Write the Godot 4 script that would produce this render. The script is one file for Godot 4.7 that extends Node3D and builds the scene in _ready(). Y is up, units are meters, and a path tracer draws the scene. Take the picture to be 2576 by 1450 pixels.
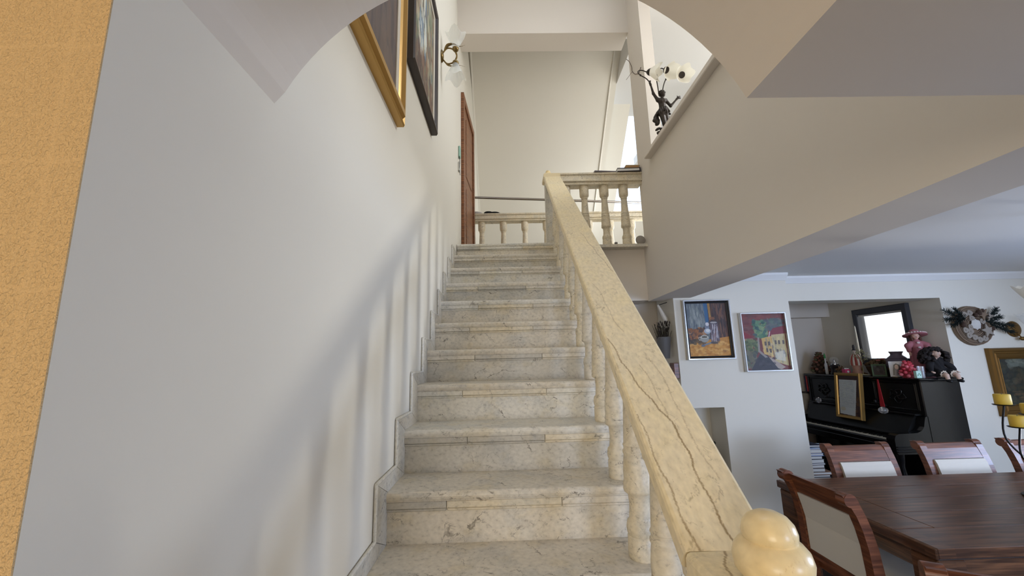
extends Node3D
# Coordinates: P(x, y, z) is metres right of, above and ahead of the camera; the floor lies EYE below it.
const EYE := 1.551
var M := {}
var names := {}
var rng := RandomNumberGenerator.new()

func P(x: float, y: float, z: float) -> Vector3:
	return Vector3(x, y + EYE, -z)

# ------------------------------------------------------------------ scene-tree helpers
func numbered(n: String) -> String:
	if not names.has(n):
		names[n] = 0
		return n
	names[n] += 1
	return "%s_%03d" % [n, names[n]]

func thing(called: String, label: String, category: String, at := Vector3.ZERO, turn := 0.0, group := "") -> Node3D:
	var o := Node3D.new()
	o.name = numbered(called)
	add_child(o)
	o.position = at
	o.rotation.y = turn
	o.set_meta("label", label)
	o.set_meta("category", category)
	if group:
		o.set_meta("group", group)
	return o

func inst(called: String, mesh: Mesh, m: Material, parent: Node3D) -> MeshInstance3D:
	var o := MeshInstance3D.new()
	o.name = called
	o.mesh = mesh
	o.material_override = m
	parent.add_child(o, true)
	return o

func obj(called: String, st: SurfaceTool, m: Material, parent: Node3D) -> MeshInstance3D:
	return inst(called, st.commit(), m, parent)

func single(called: String, label: String, category: String, at: Vector3, st: SurfaceTool, m: Material, group := "", turn := 0.0) -> MeshInstance3D:
	var o := inst(numbered(called), st.commit(), m, self)
	o.position = at
	o.rotation.y = turn
	o.set_meta("label", label)
	o.set_meta("category", category)
	if group:
		o.set_meta("group", group)
	return o

func struct(called: String, label: String, category: String, st: SurfaceTool, m: Material) -> MeshInstance3D:
	var o := inst(numbered(called), st.commit(), m, self)
	o.set_meta("kind", "structure")
	o.set_meta("label", label)
	o.set_meta("category", category)
	return o

# ------------------------------------------------------------------ mesh helpers
func mb() -> SurfaceTool:
	var st := SurfaceTool.new()
	st.begin(Mesh.PRIMITIVE_TRIANGLES)
	return st

func vert(st: SurfaceTool, p: Vector3, n: Vector3, uv := Vector2.ZERO) -> void:
	st.set_normal(n)
	st.set_uv(uv)
	st.add_vertex(p)

func tri(st: SurfaceTool, a: Vector3, b: Vector3, c: Vector3, out: Vector3) -> void:
	var n := (b - a).cross(c - a).normalized()
	if n.dot(out) < 0.0:
		n = -n
		var t := b
		b = c
		c = t
	vert(st, a, n)
	vert(st, c, n)
	vert(st, b, n)

func quad(st: SurfaceTool, a: Vector3, b: Vector3, c: Vector3, d: Vector3, out: Vector3, uvs := [Vector2(0, 1), Vector2(1, 1), Vector2(1, 0), Vector2(0, 0)]) -> void:
	var n := (b - a).cross(c - a)
	if n.length() < 1e-9:
		n = (c - a).cross(d - a)
	n = n.normalized()
	var p := [a, b, c, d]
	var u := uvs.duplicate()
	if n.dot(out) < 0.0:
		n = -n
		p = [a, d, c, b]
		u = [uvs[0], uvs[3], uvs[2], uvs[1]]
	for i in [0, 2, 1, 0, 3, 2]:
		vert(st, p[i], n, u[i])

func box(st: SurfaceTool, lo: Vector3, hi: Vector3) -> void:
	var a := Vector3(minf(lo.x, hi.x), minf(lo.y, hi.y), minf(lo.z, hi.z))
	var b := Vector3(maxf(lo.x, hi.x), maxf(lo.y, hi.y), maxf(lo.z, hi.z))
	quad(st, Vector3(a.x, a.y, b.z), Vector3(b.x, a.y, b.z), b, Vector3(a.x, b.y, b.z), Vector3.BACK)
	quad(st, Vector3(b.x, a.y, a.z), a, Vector3(a.x, b.y, a.z), Vector3(b.x, b.y, a.z), Vector3.FORWARD)
	quad(st, Vector3(b.x, a.y, b.z), Vector3(b.x, a.y, a.z), Vector3(b.x, b.y, a.z), b, Vector3.RIGHT)
	quad(st, a, Vector3(a.x, a.y, b.z), Vector3(a.x, b.y, b.z), Vector3(a.x, b.y, a.z), Vector3.LEFT)
	quad(st, Vector3(a.x, b.y, b.z), b, Vector3(b.x, b.y, a.z), Vector3(a.x, b.y, a.z), Vector3.UP)
	quad(st, a, Vector3(b.x, a.y, a.z), Vector3(b.x, a.y, b.z), Vector3(a.x, a.y, b.z), Vector3.DOWN)

func boxp(st: SurfaceTool, x0: float, x1: float, y0: float, y1: float, z0: float, z1: float) -> void:
	box(st, P(x0, y0, z0), P(x1, y1, z1))

func cbox(st: SurfaceTool, c: Vector3, s: Vector3, r := 0.004, xf := Transform3D()) -> void:
	# a box with chamfered edges
	var h := s * 0.5
	r = minf(r, minf(h.x, minf(h.y, h.z)) * 0.95)
	var v := {}
	for sx in [-1, 1]:
		for sy in [-1, 1]:
			for sz in [-1, 1]:
				var k := Vector3(sx, sy, sz)
				for ax in 3:
					var q := h - Vector3(r, r, r)
					q[ax] = h[ax]
					v[[sx, sy, sz, ax]] = xf * (c + q * k)
	for ax in 3:
		var i := (ax + 1) % 3
		var j := (ax + 2) % 3
		for s0 in [-1, 1]:
			var out := Vector3.ZERO
			out[ax] = s0
			var pts := []
			for w in [[-1, -1], [1, -1], [1, 1], [-1, 1]]:
				var key := [0, 0, 0, ax]
				key[ax] = s0
				key[i] = w[0]
				key[j] = w[1]
				pts.append(v[key])
			quad(st, pts[0], pts[1], pts[2], pts[3], xf.basis * out)
		for si in [-1, 1]:
			for sj in [-1, 1]:
				var pts2 := []
				for w in [[-1, i], [1, i], [1, j], [-1, j]]:
					var key := [0, 0, 0, w[1]]
					key[ax] = w[0]
					key[i] = si
					key[j] = sj
					pts2.append(v[key])
				var out2 := Vector3.ZERO
				out2[i] = si
				out2[j] = sj
				quad(st, pts2[0], pts2[1], pts2[2], pts2[3], xf.basis * out2)
	for sx in [-1, 1]:
		for sy in [-1, 1]:
			for sz in [-1, 1]:
				tri(st, v[[sx, sy, sz, 0]], v[[sx, sy, sz, 1]], v[[sx, sy, sz, 2]], xf.basis * Vector3(sx, sy, sz))

func lathe(st: SurfaceTool, prof: Array, segs := 20, xf := Transform3D(), lobes := 0, lobe_depth := 0.0) -> void:
	# prof: [radius, y] from bottom to top
	var n := prof.size()
	var sn := []
	for i in n - 1:
		var d := Vector2(prof[i + 1][0] - prof[i][0], prof[i + 1][1] - prof[i][1])
		sn.append(Vector2(d.y, -d.x).normalized() if d.length() > 1e-7 else Vector2.RIGHT)
	for i in n - 1:
		var na: Vector2 = sn[i]
		var nb: Vector2 = sn[i]
		if i > 0 and sn[i - 1].dot(sn[i]) > 0.6:
			na = (sn[i - 1] + sn[i]).normalized()
		if i < n - 2 and sn[i + 1].dot(sn[i]) > 0.6:
			nb = (sn[i + 1] + sn[i]).normalized()
		for k in segs:
			var pts := []
			var nor := []
			for w in [[k, i, na], [k + 1, i, na], [k + 1, i + 1, nb], [k, i + 1, nb]]:
				var t: float = TAU * w[0] / segs
				var r: float = prof[w[1]][0]
				if lobes > 0:
					r *= 1.0 + lobe_depth * cos(t * lobes)
				pts.append(xf * Vector3(cos(t) * r, prof[w[1]][1], sin(t) * r))
				nor.append((xf.basis * Vector3(cos(t) * w[2].x, w[2].y, sin(t) * w[2].x)).normalized())
			for q in [0, 1, 2, 0, 2, 3]:
				vert(st, pts[q], nor[q], Vector2(float(k) / segs, float(i) / n))

func blob(st: SurfaceTool, c: Vector3, r: Vector3, segs := 12, rings := 8, turn := Basis()) -> void:
	for i in rings:
		for k in segs:
			var p := []
			var nn := []
			for w in [[i, k], [i, k + 1], [i + 1, k + 1], [i + 1, k]]:
				var a: float = PI * w[0] / rings
				var b: float = TAU * w[1] / segs
				var u := Vector3(sin(a) * cos(b), cos(a), sin(a) * sin(b))
				p.append(c + turn * (u * r))
				nn.append((turn * (u / r)).normalized())
			if i > 0:
				for q in [0, 2, 1]:
					vert(st, p[q], nn[q])
			if i < rings - 1:
				for q in [0, 3, 2]:
					vert(st, p[q], nn[q])

func tube(st: SurfaceTool, pts: Array, radii: Array, segs := 8, flat := 1.0) -> void:
	var n := pts.size()
	var ring := []
	var side := Vector3.ZERO
	for i in n:
		var d: Vector3 = (pts[mini(i + 1, n - 1)] - pts[maxi(i - 1, 0)]).normalized()
		if side == Vector3.ZERO:
			side = d.cross(Vector3.UP if absf(d.y) < 0.9 else Vector3.RIGHT).normalized()
		side = (side - d * d.dot(side)).normalized()
		var up := d.cross(side)
		var r: float = radii[mini(i, radii.size() - 1)]
		var row := []
		for k in segs:
			var t := TAU * k / segs
			var dir := side * cos(t) + up * sin(t) * flat
			row.append([pts[i] + dir * r, dir.normalized()])
		ring.append(row)
	for i in n - 1:
		for k in segs:
			var a = ring[i][k]
			var b = ring[i][(k + 1) % segs]
			var c = ring[i + 1][(k + 1) % segs]
			var d2 = ring[i + 1][k]
			for q in [a, c, b, a, d2, c]:
				vert(st, q[0], q[1])
	for e in [0, n - 1]:
		var dir2: Vector3 = (pts[0] - pts[1]).normalized() if e == 0 else (pts[n - 1] - pts[n - 2]).normalized()
		for k in segs:
			tri(st, pts[e], ring[e][k][0], ring[e][(k + 1) % segs][0], dir2)

func curve(pts: Array, steps := 6) -> Array:
	# Catmull-Rom through the points
	var out := []
	for i in pts.size() - 1:
		var a: Vector3 = pts[maxi(i - 1, 0)]
		var b: Vector3 = pts[i]
		var c: Vector3 = pts[i + 1]
		var d: Vector3 = pts[mini(i + 2, pts.size() - 1)]
		for s in steps:
			out.append(b.cubic_interpolate(c, a, d, float(s) / steps))
	out.append(pts[-1])
	return out

func prism(st: SurfaceTool, poly: PackedVector2Array, depth: float, xf := Transform3D()) -> void:
	# poly in local XY, from z = 0 to z = depth
	if Geometry2D.is_polygon_clockwise(poly):
		poly.reverse()
	var idx := Geometry2D.triangulate_polygon(poly)
	for i in range(0, idx.size(), 3):
		for z in [0.0, depth]:
			tri(st, xf * Vector3(poly[idx[i]].x, poly[idx[i]].y, z), xf * Vector3(poly[idx[i + 1]].x, poly[idx[i + 1]].y, z), xf * Vector3(poly[idx[i + 2]].x, poly[idx[i + 2]].y, z), xf.basis * Vector3(0, 0, -1 if z == 0.0 else 1) * signf(depth))
	for i in poly.size():
		var a := poly[i]
		var b := poly[(i + 1) % poly.size()]
		var o := (b - a).orthogonal()
		quad(st, xf * Vector3(a.x, a.y, 0), xf * Vector3(b.x, b.y, 0), xf * Vector3(b.x, b.y, depth), xf * Vector3(a.x, a.y, depth), xf.basis * Vector3(o.x, o.y, 0))

func ring_frame(st: SurfaceTool, w: float, h: float, prof: Array) -> void:
	# a picture frame in local XY round the origin; prof: [inset from the outer edge, height]
	for i in prof.size() - 1:
		var c := []
		for e in [i, i + 1]:
			var x: float = w / 2 - prof[e][0]
			var y: float = h / 2 - prof[e][0]
			c.append([Vector3(-x, -y, prof[e][1]), Vector3(x, -y, prof[e][1]), Vector3(x, y, prof[e][1]), Vector3(-x, y, prof[e][1])])
		var outs := [Vector3.DOWN, Vector3.RIGHT, Vector3.UP, Vector3.LEFT]
		var dz: float = prof[i + 1][1] - prof[i][1]
		var di: float = prof[i + 1][0] - prof[i][0]
		for k in 4:
			quad(st, c[0][k], c[0][(k + 1) % 4], c[1][(k + 1) % 4], c[1][k], outs[k] * dz + Vector3(0, 0, di))

func canvas(st: SurfaceTool, w: float, h: float, z: float) -> void:
	quad(st, Vector3(-w / 2, -h / 2, z), Vector3(w / 2, -h / 2, z), Vector3(w / 2, h / 2, z), Vector3(-w / 2, h / 2, z), Vector3.BACK)

func sweep(st: SurfaceTool, prof: Array, a: Vector3, b: Vector3, side: Vector3, up: Vector3, v0 := 0.0, v1 := 1.0) -> void:
	# extrude a closed profile [x, n] from a to b
	var n := prof.size()
	var len := 0.0
	for i in n:
		len += (Vector2(prof[(i + 1) % n][0], prof[(i + 1) % n][1]) - Vector2(prof[i][0], prof[i][1])).length()
	var run := 0.0
	var mid := Vector2.ZERO
	for q in prof:
		mid += Vector2(q[0], q[1]) / n
	var poly := PackedVector2Array()
	for i in n:
		var p := Vector2(prof[i][0], prof[i][1])
		var q := Vector2(prof[(i + 1) % n][0], prof[(i + 1) % n][1])
		poly.append(p)
		var o := (q - p).orthogonal()
		if o.dot((p + q) / 2 - mid) < 0.0:
			o = -o
		var l := (q - p).length()
		quad(st, a + side * p.x + up * p.y, a + side * q.x + up * q.y, b + side * q.x + up * q.y, b + side * p.x + up * p.y, side * o.x + up * o.y, [Vector2(run / len, v0), Vector2((run + l) / len, v0), Vector2((run + l) / len, v1), Vector2(run / len, v1)])
		run += l
	var idx := Geometry2D.triangulate_polygon(poly)
	for i in range(0, idx.size(), 3):
		for e in [[a, a - b], [b, b - a]]:
			tri(st, e[0] + side * poly[idx[i]].x + up * poly[idx[i]].y, e[0] + side * poly[idx[i + 1]].x + up * poly[idx[i + 1]].y, e[0] + side * poly[idx[i + 2]].x + up * poly[idx[i + 2]].y, e[1])

func nets(prims: Array, cell: float, k: float, wave := []) -> ArrayMesh:
	# prims: [a, b, ra, rb]: tapered capsules joined by a smooth minimum, meshed as surface nets
	var lo := Vector3.ONE * 1e9
	var hi := -lo
	for q in prims:
		var r: float = maxf(q[2], q[3]) + 3.0 * cell + k
		for e in [q[0], q[1]]:
			lo = lo.min(e - Vector3.ONE * r)
			hi = hi.max(e + Vector3.ONE * r)
	var nx := int((hi.x - lo.x) / cell) + 2
	var ny := int((hi.y - lo.y) / cell) + 2
	var nz := int((hi.z - lo.z) / cell) + 2
	var f := PackedFloat32Array()
	f.resize(nx * ny * nz)
	f.fill(9.0)
	for q in prims:
		var a: Vector3 = q[0]
		var b: Vector3 = q[1]
		var ra: float = q[2]
		var rb: float = q[3]
		var m := maxf(ra, rb) + k + 2.0 * cell
		var ab := b - a
		var l2 := maxf(ab.length_squared(), 1e-9)
		var i0 := a.min(b) - Vector3.ONE * m - lo
		var i1 := a.max(b) + Vector3.ONE * m - lo
		for z in range(maxi(0, int(i0.z / cell)), mini(nz, int(i1.z / cell) + 2)):
			for y in range(maxi(0, int(i0.y / cell)), mini(ny, int(i1.y / cell) + 2)):
				var row := (z * ny + y) * nx
				for x in range(maxi(0, int(i0.x / cell)), mini(nx, int(i1.x / cell) + 2)):
					var p := lo + Vector3(x, y, z) * cell
					var t := clampf((p - a).dot(ab) / l2, 0.0, 1.0)
					var d := (p - a - ab * t).length() - lerpf(ra, rb, t)
					var o := f[row + x]
					var h := maxf(k - absf(o - d), 0.0) / k
					f[row + x] = minf(o, d) - h * h * k * 0.25
	if wave:
		# folds of cloth: [around count, along y, depth, y from, y to]
		for z in nz:
			for y in ny:
				for x in nx:
					var at := (z * ny + y) * nx + x
					if absf(f[at]) < 0.04:
						var wp := lo + Vector3(x, y, z) * cell
						if wp.y > wave[3] and wp.y < wave[4]:
							f[at] += sin(atan2(wp.x, wp.z) * wave[0] + wp.y * wave[1]) * wave[2]
	var st := mb()
	var ids := PackedInt32Array()
	ids.resize(f.size())
	ids.fill(-1)
	var count := 0
	var sy := nx
	var sz := nx * ny
	var offs := [0, 1, sy, sy + 1, sz, sz + 1, sz + sy, sz + sy + 1]
	var edges := [[0, 1], [2, 3], [4, 5], [6, 7], [0, 2], [1, 3], [4, 6], [5, 7], [0, 4], [1, 5], [2, 6], [3, 7]]
	for z in nz - 1:
		for y in ny - 1:
			for x in nx - 1:
				var at := z * sz + y * sy + x
				var first := f[at] < 0.0
				var same := true
				for e in 7:
					if (f[at + offs[e + 1]] < 0.0) != first:
						same = false
						break
				if same:
					continue
				var sum := Vector3.ZERO
				var c := 0
				for e in edges:
					var fa := f[at + offs[e[0]]]
					var fb := f[at + offs[e[1]]]
					if (fa < 0.0) != (fb < 0.0):
						var t := fa / (fa - fb)
						var pa := Vector3(e[0] & 1, (e[0] >> 1) & 1, e[0] >> 2)
						var pb := Vector3(e[1] & 1, (e[1] >> 1) & 1, e[1] >> 2)
						sum += pa.lerp(pb, t)
						c += 1
				var g := Vector3(f[at + 1] - f[at], f[at + sy] - f[at], f[at + sz] - f[at]) + Vector3(f[at + sz + sy + 1] - f[at + sz + sy], f[at + sz + sy + 1] - f[at + sz + 1], f[at + sz + sy + 1] - f[at + sy + 1])
				ids[at] = count
				count += 1
				vert(st, lo + (Vector3(x, y, z) + sum / c) * cell, g.normalized())
	for z in range(1, nz - 1):
		for y in range(1, ny - 1):
			for x in range(1, nx - 1):
				var at := z * sz + y * sy + x
				var here := f[at] < 0.0
				for ax in [[1, sy, sz], [sy, sz, 1], [sz, 1, sy]]:
					if (f[at + ax[0]] < 0.0) == here:
						continue
					var q := [ids[at], ids[at - ax[1]], ids[at - ax[1] - ax[2]], ids[at - ax[2]]]
					if q.min() < 0:
						continue
					for i in ([0, 1, 2, 0, 2, 3] if not here else [0, 2, 1, 0, 3, 2]):
						st.add_index(q[i])
	return st.commit()

# ------------------------------------------------------------------ materials and textures
func mat(col: Color, rough := 0.8, metal := 0.0, spec := 0.5) -> StandardMaterial3D:
	var m := StandardMaterial3D.new()
	m.albedo_color = col
	m.roughness = rough
	m.metallic = metal
	m.metallic_specular = spec
	return m

func c8(r: int, g: int, b: int) -> Color:
	return Color(r / 255.0, g / 255.0, b / 255.0)

func noise_bytes(size: int, freq: float, sd: int, octaves := 4, kind := FastNoiseLite.TYPE_SIMPLEX_SMOOTH, fractal := FastNoiseLite.FRACTAL_FBM, warp := 0.0) -> PackedByteArray:
	var n := FastNoiseLite.new()
	n.seed = sd
	n.noise_type = kind
	n.frequency = freq
	n.fractal_type = fractal
	n.fractal_octaves = octaves
	if warp > 0.0:
		n.domain_warp_enabled = true
		n.domain_warp_amplitude = warp
		n.domain_warp_frequency = freq * 0.8
		n.domain_warp_fractal_octaves = 3
	return n.get_seamless_image(size, size).get_data()

func tex(im: Image) -> ImageTexture:
	return ImageTexture.create_from_image(im)

func grey_tex(size: int, freq: float, sd: int, octaves := 4) -> ImageTexture:
	return tex(Image.create_from_data(size, size, false, Image.FORMAT_L8, noise_bytes(size, freq, sd, octaves)))

func world_tex(m: StandardMaterial3D, scale: float, stretch := Vector3.ONE) -> void:
	m.uv1_triplanar = true
	m.uv1_world_triplanar = true
	m.uv1_scale = stretch * scale
	m.uv1_triplanar_sharpness = 6.0

func marble_image(size: int, sd: int, base: Color, cloud: Color, vein: Color, stain: Color) -> Image:
	var a := noise_bytes(size, 0.006, sd, 5, FastNoiseLite.TYPE_SIMPLEX_SMOOTH, FastNoiseLite.FRACTAL_FBM, 60.0)
	var b := noise_bytes(size, 0.004, sd + 1, 3, FastNoiseLite.TYPE_SIMPLEX_SMOOTH, FastNoiseLite.FRACTAL_FBM, 90.0)
	var c := noise_bytes(size, 0.011, sd + 2, 4, FastNoiseLite.TYPE_SIMPLEX_SMOOTH, FastNoiseLite.FRACTAL_FBM, 50.0)
	var d := noise_bytes(size, 0.05, sd + 3, 4)
	var s := noise_bytes(size, 0.008, sd + 4, 4)
	var out := PackedByteArray()
	out.resize(size * size * 3)
	for i in size * size:
		var cl := clampf((a[i] - 120.0) / 110.0, 0.0, 1.0) * 0.8
		var v1 := maxf(0.0, 1.0 - absf(b[i] - 128.0) / 3.2) * clampf((c[i] - 90.0) / 80.0, 0.0, 1.0)
		var v2 := maxf(0.0, 1.0 - absf(c[i] - 120.0) / 2.0) * clampf((a[i] - 110.0) / 60.0, 0.0, 1.0) * 0.55
		var st := clampf((s[i] - 150.0) / 70.0, 0.0, 1.0) * 0.5
		var g := (d[i] - 128.0) / 255.0 * 0.10
		var pit := clampf((66.0 - d[i]) / 30.0, 0.0, 1.0) * 0.16
		var v := minf(1.0, v1 * 0.85 + v2 + pit)
		var r0 := lerpf(lerpf(lerpf(base.r, cloud.r, cl), stain.r, st), vein.r, v) + g
		var g0 := lerpf(lerpf(lerpf(base.g, cloud.g, cl), stain.g, st), vein.g, v) + g
		var b0 := lerpf(lerpf(lerpf(base.b, cloud.b, cl), stain.b, st), vein.b, v) + g
		out[i * 3] = clampi(int(r0 * 255.0), 0, 255)
		out[i * 3 + 1] = clampi(int(g0 * 255.0), 0, 255)
		out[i * 3 + 2] = clampi(int(b0 * 255.0), 0, 255)
	return Image.create_from_data(size, size, false, Image.FORMAT_RGB8, out)

func wood_image(size: int, sd: int, dark: Color, light: Color) -> Image:
	# grain runs along u
	var a := noise_bytes(size, 0.012, sd, 4)
	var b := noise_bytes(size, 0.03, sd + 1, 3)
	var out := PackedByteArray()
	out.resize(size * size * 3)
	for y in size:
		for x in size:
			var k := a[((y * 7) % size) * size + (x / 2) % size] * 0.6 + b[((y * 9) % size) * size + (x / 3) % size] * 0.4
			var t := clampf((k - 70.0) / 120.0, 0.0, 1.0)
			var q := dark.lerp(light, t)
			var i := (y * size + x) * 3
			out[i] = int(q.r * 255.0)
			out[i + 1] = int(q.g * 255.0)
			out[i + 2] = int(q.b * 255.0)
	return Image.create_from_data(size, size, false, Image.FORMAT_RGB8, out)

# small brush kit for the paintings; coordinates 0..1, y downwards
func dab(im: Image, cx: float, cy: float, rx: float, ry: float, col: Color, a := 1.0) -> void:
	var w := im.get_width()
	var h := im.get_height()
	for y in range(maxi(0, int((cy - ry) * h)), mini(h, int((cy + ry) * h) + 1)):
		for x in range(maxi(0, int((cx - rx) * w)), mini(w, int((cx + rx) * w) + 1)):
			var u := (float(x) / w - cx) / rx
			var v := (float(y) / h - cy) / ry
			if u * u + v * v <= 1.0:
				im.set_pixel(x, y, im.get_pixel(x, y).lerp(col, a))

func shape(im: Image, pts: Array, col: Color, a := 1.0) -> void:
	var w := im.get_width()
	var h := im.get_height()
	var poly := PackedVector2Array()
	var lo := Vector2(1e9, 1e9)
	var hi := -lo
	for q in pts:
		var p := Vector2(q[0] * w, q[1] * h)
		poly.append(p)
		lo = lo.min(p)
		hi = hi.max(p)
	for y in range(maxi(0, int(lo.y)), mini(h, int(hi.y) + 1)):
		for x in range(maxi(0, int(lo.x)), mini(w, int(hi.x) + 1)):
			if Geometry2D.is_point_in_polygon(Vector2(x + 0.5, y + 0.5), poly):
				im.set_pixel(x, y, im.get_pixel(x, y).lerp(col, a))

func line(im: Image, x0: float, y0: float, x1: float, y1: float, wid: float, col: Color, a := 1.0) -> void:
	var d := Vector2(x1 - x0, y1 - y0)
	var n := d.orthogonal().normalized() * wid * 0.5
	shape(im, [[x0 + n.x, y0 + n.y], [x1 + n.x, y1 + n.y], [x1 - n.x, y1 - n.y], [x0 - n.x, y0 - n.y]], col, a)

func strokes(im: Image, x0: float, y0: float, x1: float, y1: float, count: int, cols: Array, lx: float, ly: float, a := 0.6) -> void:
	for i in count:
		var x := rng.randf_range(x0, x1)
		var y := rng.randf_range(y0, y1)
		var c: Color = cols[rng.randi() % cols.size()]
		dab(im, x, y, lx * rng.randf_range(0.5, 1.3), ly * rng.randf_range(0.5, 1.3), c.lightened(rng.randf_range(-0.06, 0.06)) if true else c, a)

func painted(im: Image, rough := 0.55) -> StandardMaterial3D:
	var m := mat(Color.WHITE, rough)
	m.albedo_texture = tex(im)
	m.texture_repeat = false
	return m

# ------------------------------------------------------------------ everything is built here
func _ready() -> void:
	rng.seed = 7
	look()
	make_materials()
	shell()
	upper_floor()
	stairs()
	balustrades()
	wall_pictures()
	landing_details()
	dining_wall()
	alcove()
	piano()
	piano_top()
	table_and_chairs()
	candelabrum()
	chandelier()
	living_lamp()

func area(at: Vector3, towards: Vector3, size: Vector2, col: Color, energy: float, called: String) -> void:
	var l := AreaLight3D.new()
	l.name = called
	l.area_size = size
	l.area_normalize_energy = true
	l.light_color = col
	l.light_energy = energy
	l.shadow_enabled = true
	l.area_range = 30.0
	add_child(l)
	l.look_at_from_position(at, at + towards, Vector3.UP if absf(towards.y) < 0.9 else Vector3.RIGHT)

func look() -> void:
	var cam := Camera3D.new()
	cam.name = "camera"
	add_child(cam)
	cam.transform = Transform3D(Basis(Vector3(0.99954, -0.024898, 0.017318), Vector3(0.021437, 0.98392, 0.177318), -Vector3(0.021455, 0.176865, -0.984001)), P(0, 0, 0))
	cam.fov = 71.1443
	cam.near = 0.02
	cam.current = true
	var env := Environment.new()
	var sky := Sky.new()
	var air := ProceduralSkyMaterial.new()
	air.sky_top_color = c8(196, 212, 236)
	air.sky_horizon_color = c8(236, 240, 246)
	air.ground_bottom_color = c8(150, 152, 150)
	air.ground_horizon_color = c8(222, 226, 230)
	air.sky_energy_multiplier = 1.0
	air.energy_multiplier = 2.2
	sky.sky_material = air
	env.background_mode = Environment.BG_SKY
	env.sky = sky
	env.tonemap_mode = Environment.TONE_MAPPER_LINEAR
	env.tonemap_exposure = 1.0
	env.sdfgi_enabled = true
	env.ssao_enabled = true
	env.ssil_enabled = true
	var we := WorldEnvironment.new()
	we.name = "environment"
	we.environment = env
	add_child(we)
	var day := c8(188, 212, 255)
	var soft := c8(245, 244, 240)
	var upper := c8(236, 241, 248)
	# daylight in the window openings (all but the small alcove window lie outside the picture)
	area(P(9.0, -1.15, 2.80), Vector3(-1, 0.06, -0.0), Vector2(0.45, 1.2), soft, 31.0, "sunlit_terrace_daylight")
	area(P(3.6, -0.15, -3.35), Vector3(0, 0, -1), Vector2(2.0, 1.2), day, 15.0, "garden_door_daylight")
	area(P(5.56, -0.05, 1.25), Vector3(-1, 0, 0), Vector2(0.9, 1.0), day, 8.0, "side_window_daylight")
	area(P(-1.1, -0.30, -3.35), Vector3(0, 0, -1), Vector2(1.8, 1.4), c8(250, 240, 220), 6.4, "living_window_daylight")
	area(P(4.9, 2.55, 2.6), Vector3(-1, 0.12, 0), Vector2(3.2, 1.8), upper, 3.1, "upper_window_daylight")
	area(P(4.1, 3.84, 2.2), Vector3(-0.15, -1, 0), Vector2(0.9, 1.6), upper, 20.0, "upper_roof_light_daylight")
	area(P(0.5, 4.62, 2.2), Vector3(0, -1, 0), Vector2(1.2, 1.4), upper, 1.0, "stairwell_roof_light_daylight")
	area(P(2.3, 1.7, 5.6), Vector3(-1, 0.25, -0.5), Vector2(0.9, 0.7), upper, 2.0, "gallery_window_daylight")

func living_lamp() -> void:
	# round glass ceiling lamp of the living room, behind the viewer
	var o := P(-0.7, 0.95, -1.3)
	var t := thing("ceiling_lamp", "round frosted glass ceiling lamp of the living room behind the viewer", "ceiling lamp", o)
	var st := mb()
	lathe(st, [[0.0, -0.03], [0.10, -0.03], [0.11, -0.001], [0.0, -0.001]], 24)
	obj("canopy", st, M.brass, t)
	st = mb()
	blob(st, Vector3(0, -0.13, 0), Vector3(0.13, 0.10, 0.13), 24, 14)
	var g := mat(c8(255, 236, 205), 0.5)
	g.emission_enabled = true
	g.emission = c8(255, 214, 160)
	g.emission_energy_multiplier = 1.2
	obj("lamp_globe", st, g, t)
	var l := OmniLight3D.new()
	l.name = "living_lamp_light"
	l.light_color = c8(255, 214, 160)
	l.light_energy = 0.40
	l.light_size = 0.12
	l.omni_range = 20.0
	l.omni_attenuation = 2.0
	l.shadow_enabled = true
	add_child(l)
	l.position = o + Vector3(0, -0.26, 0)

func plaster(col: Color, bump: float, scale := 3.0) -> StandardMaterial3D:
	var m := mat(col, 0.92, 0.0, 0.25)
	if bump < 0.2:
		return m
	m.heightmap_enabled = true
	m.heightmap_texture = M.grain
	m.heightmap_scale = bump
	world_tex(m, scale)
	return m

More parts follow.
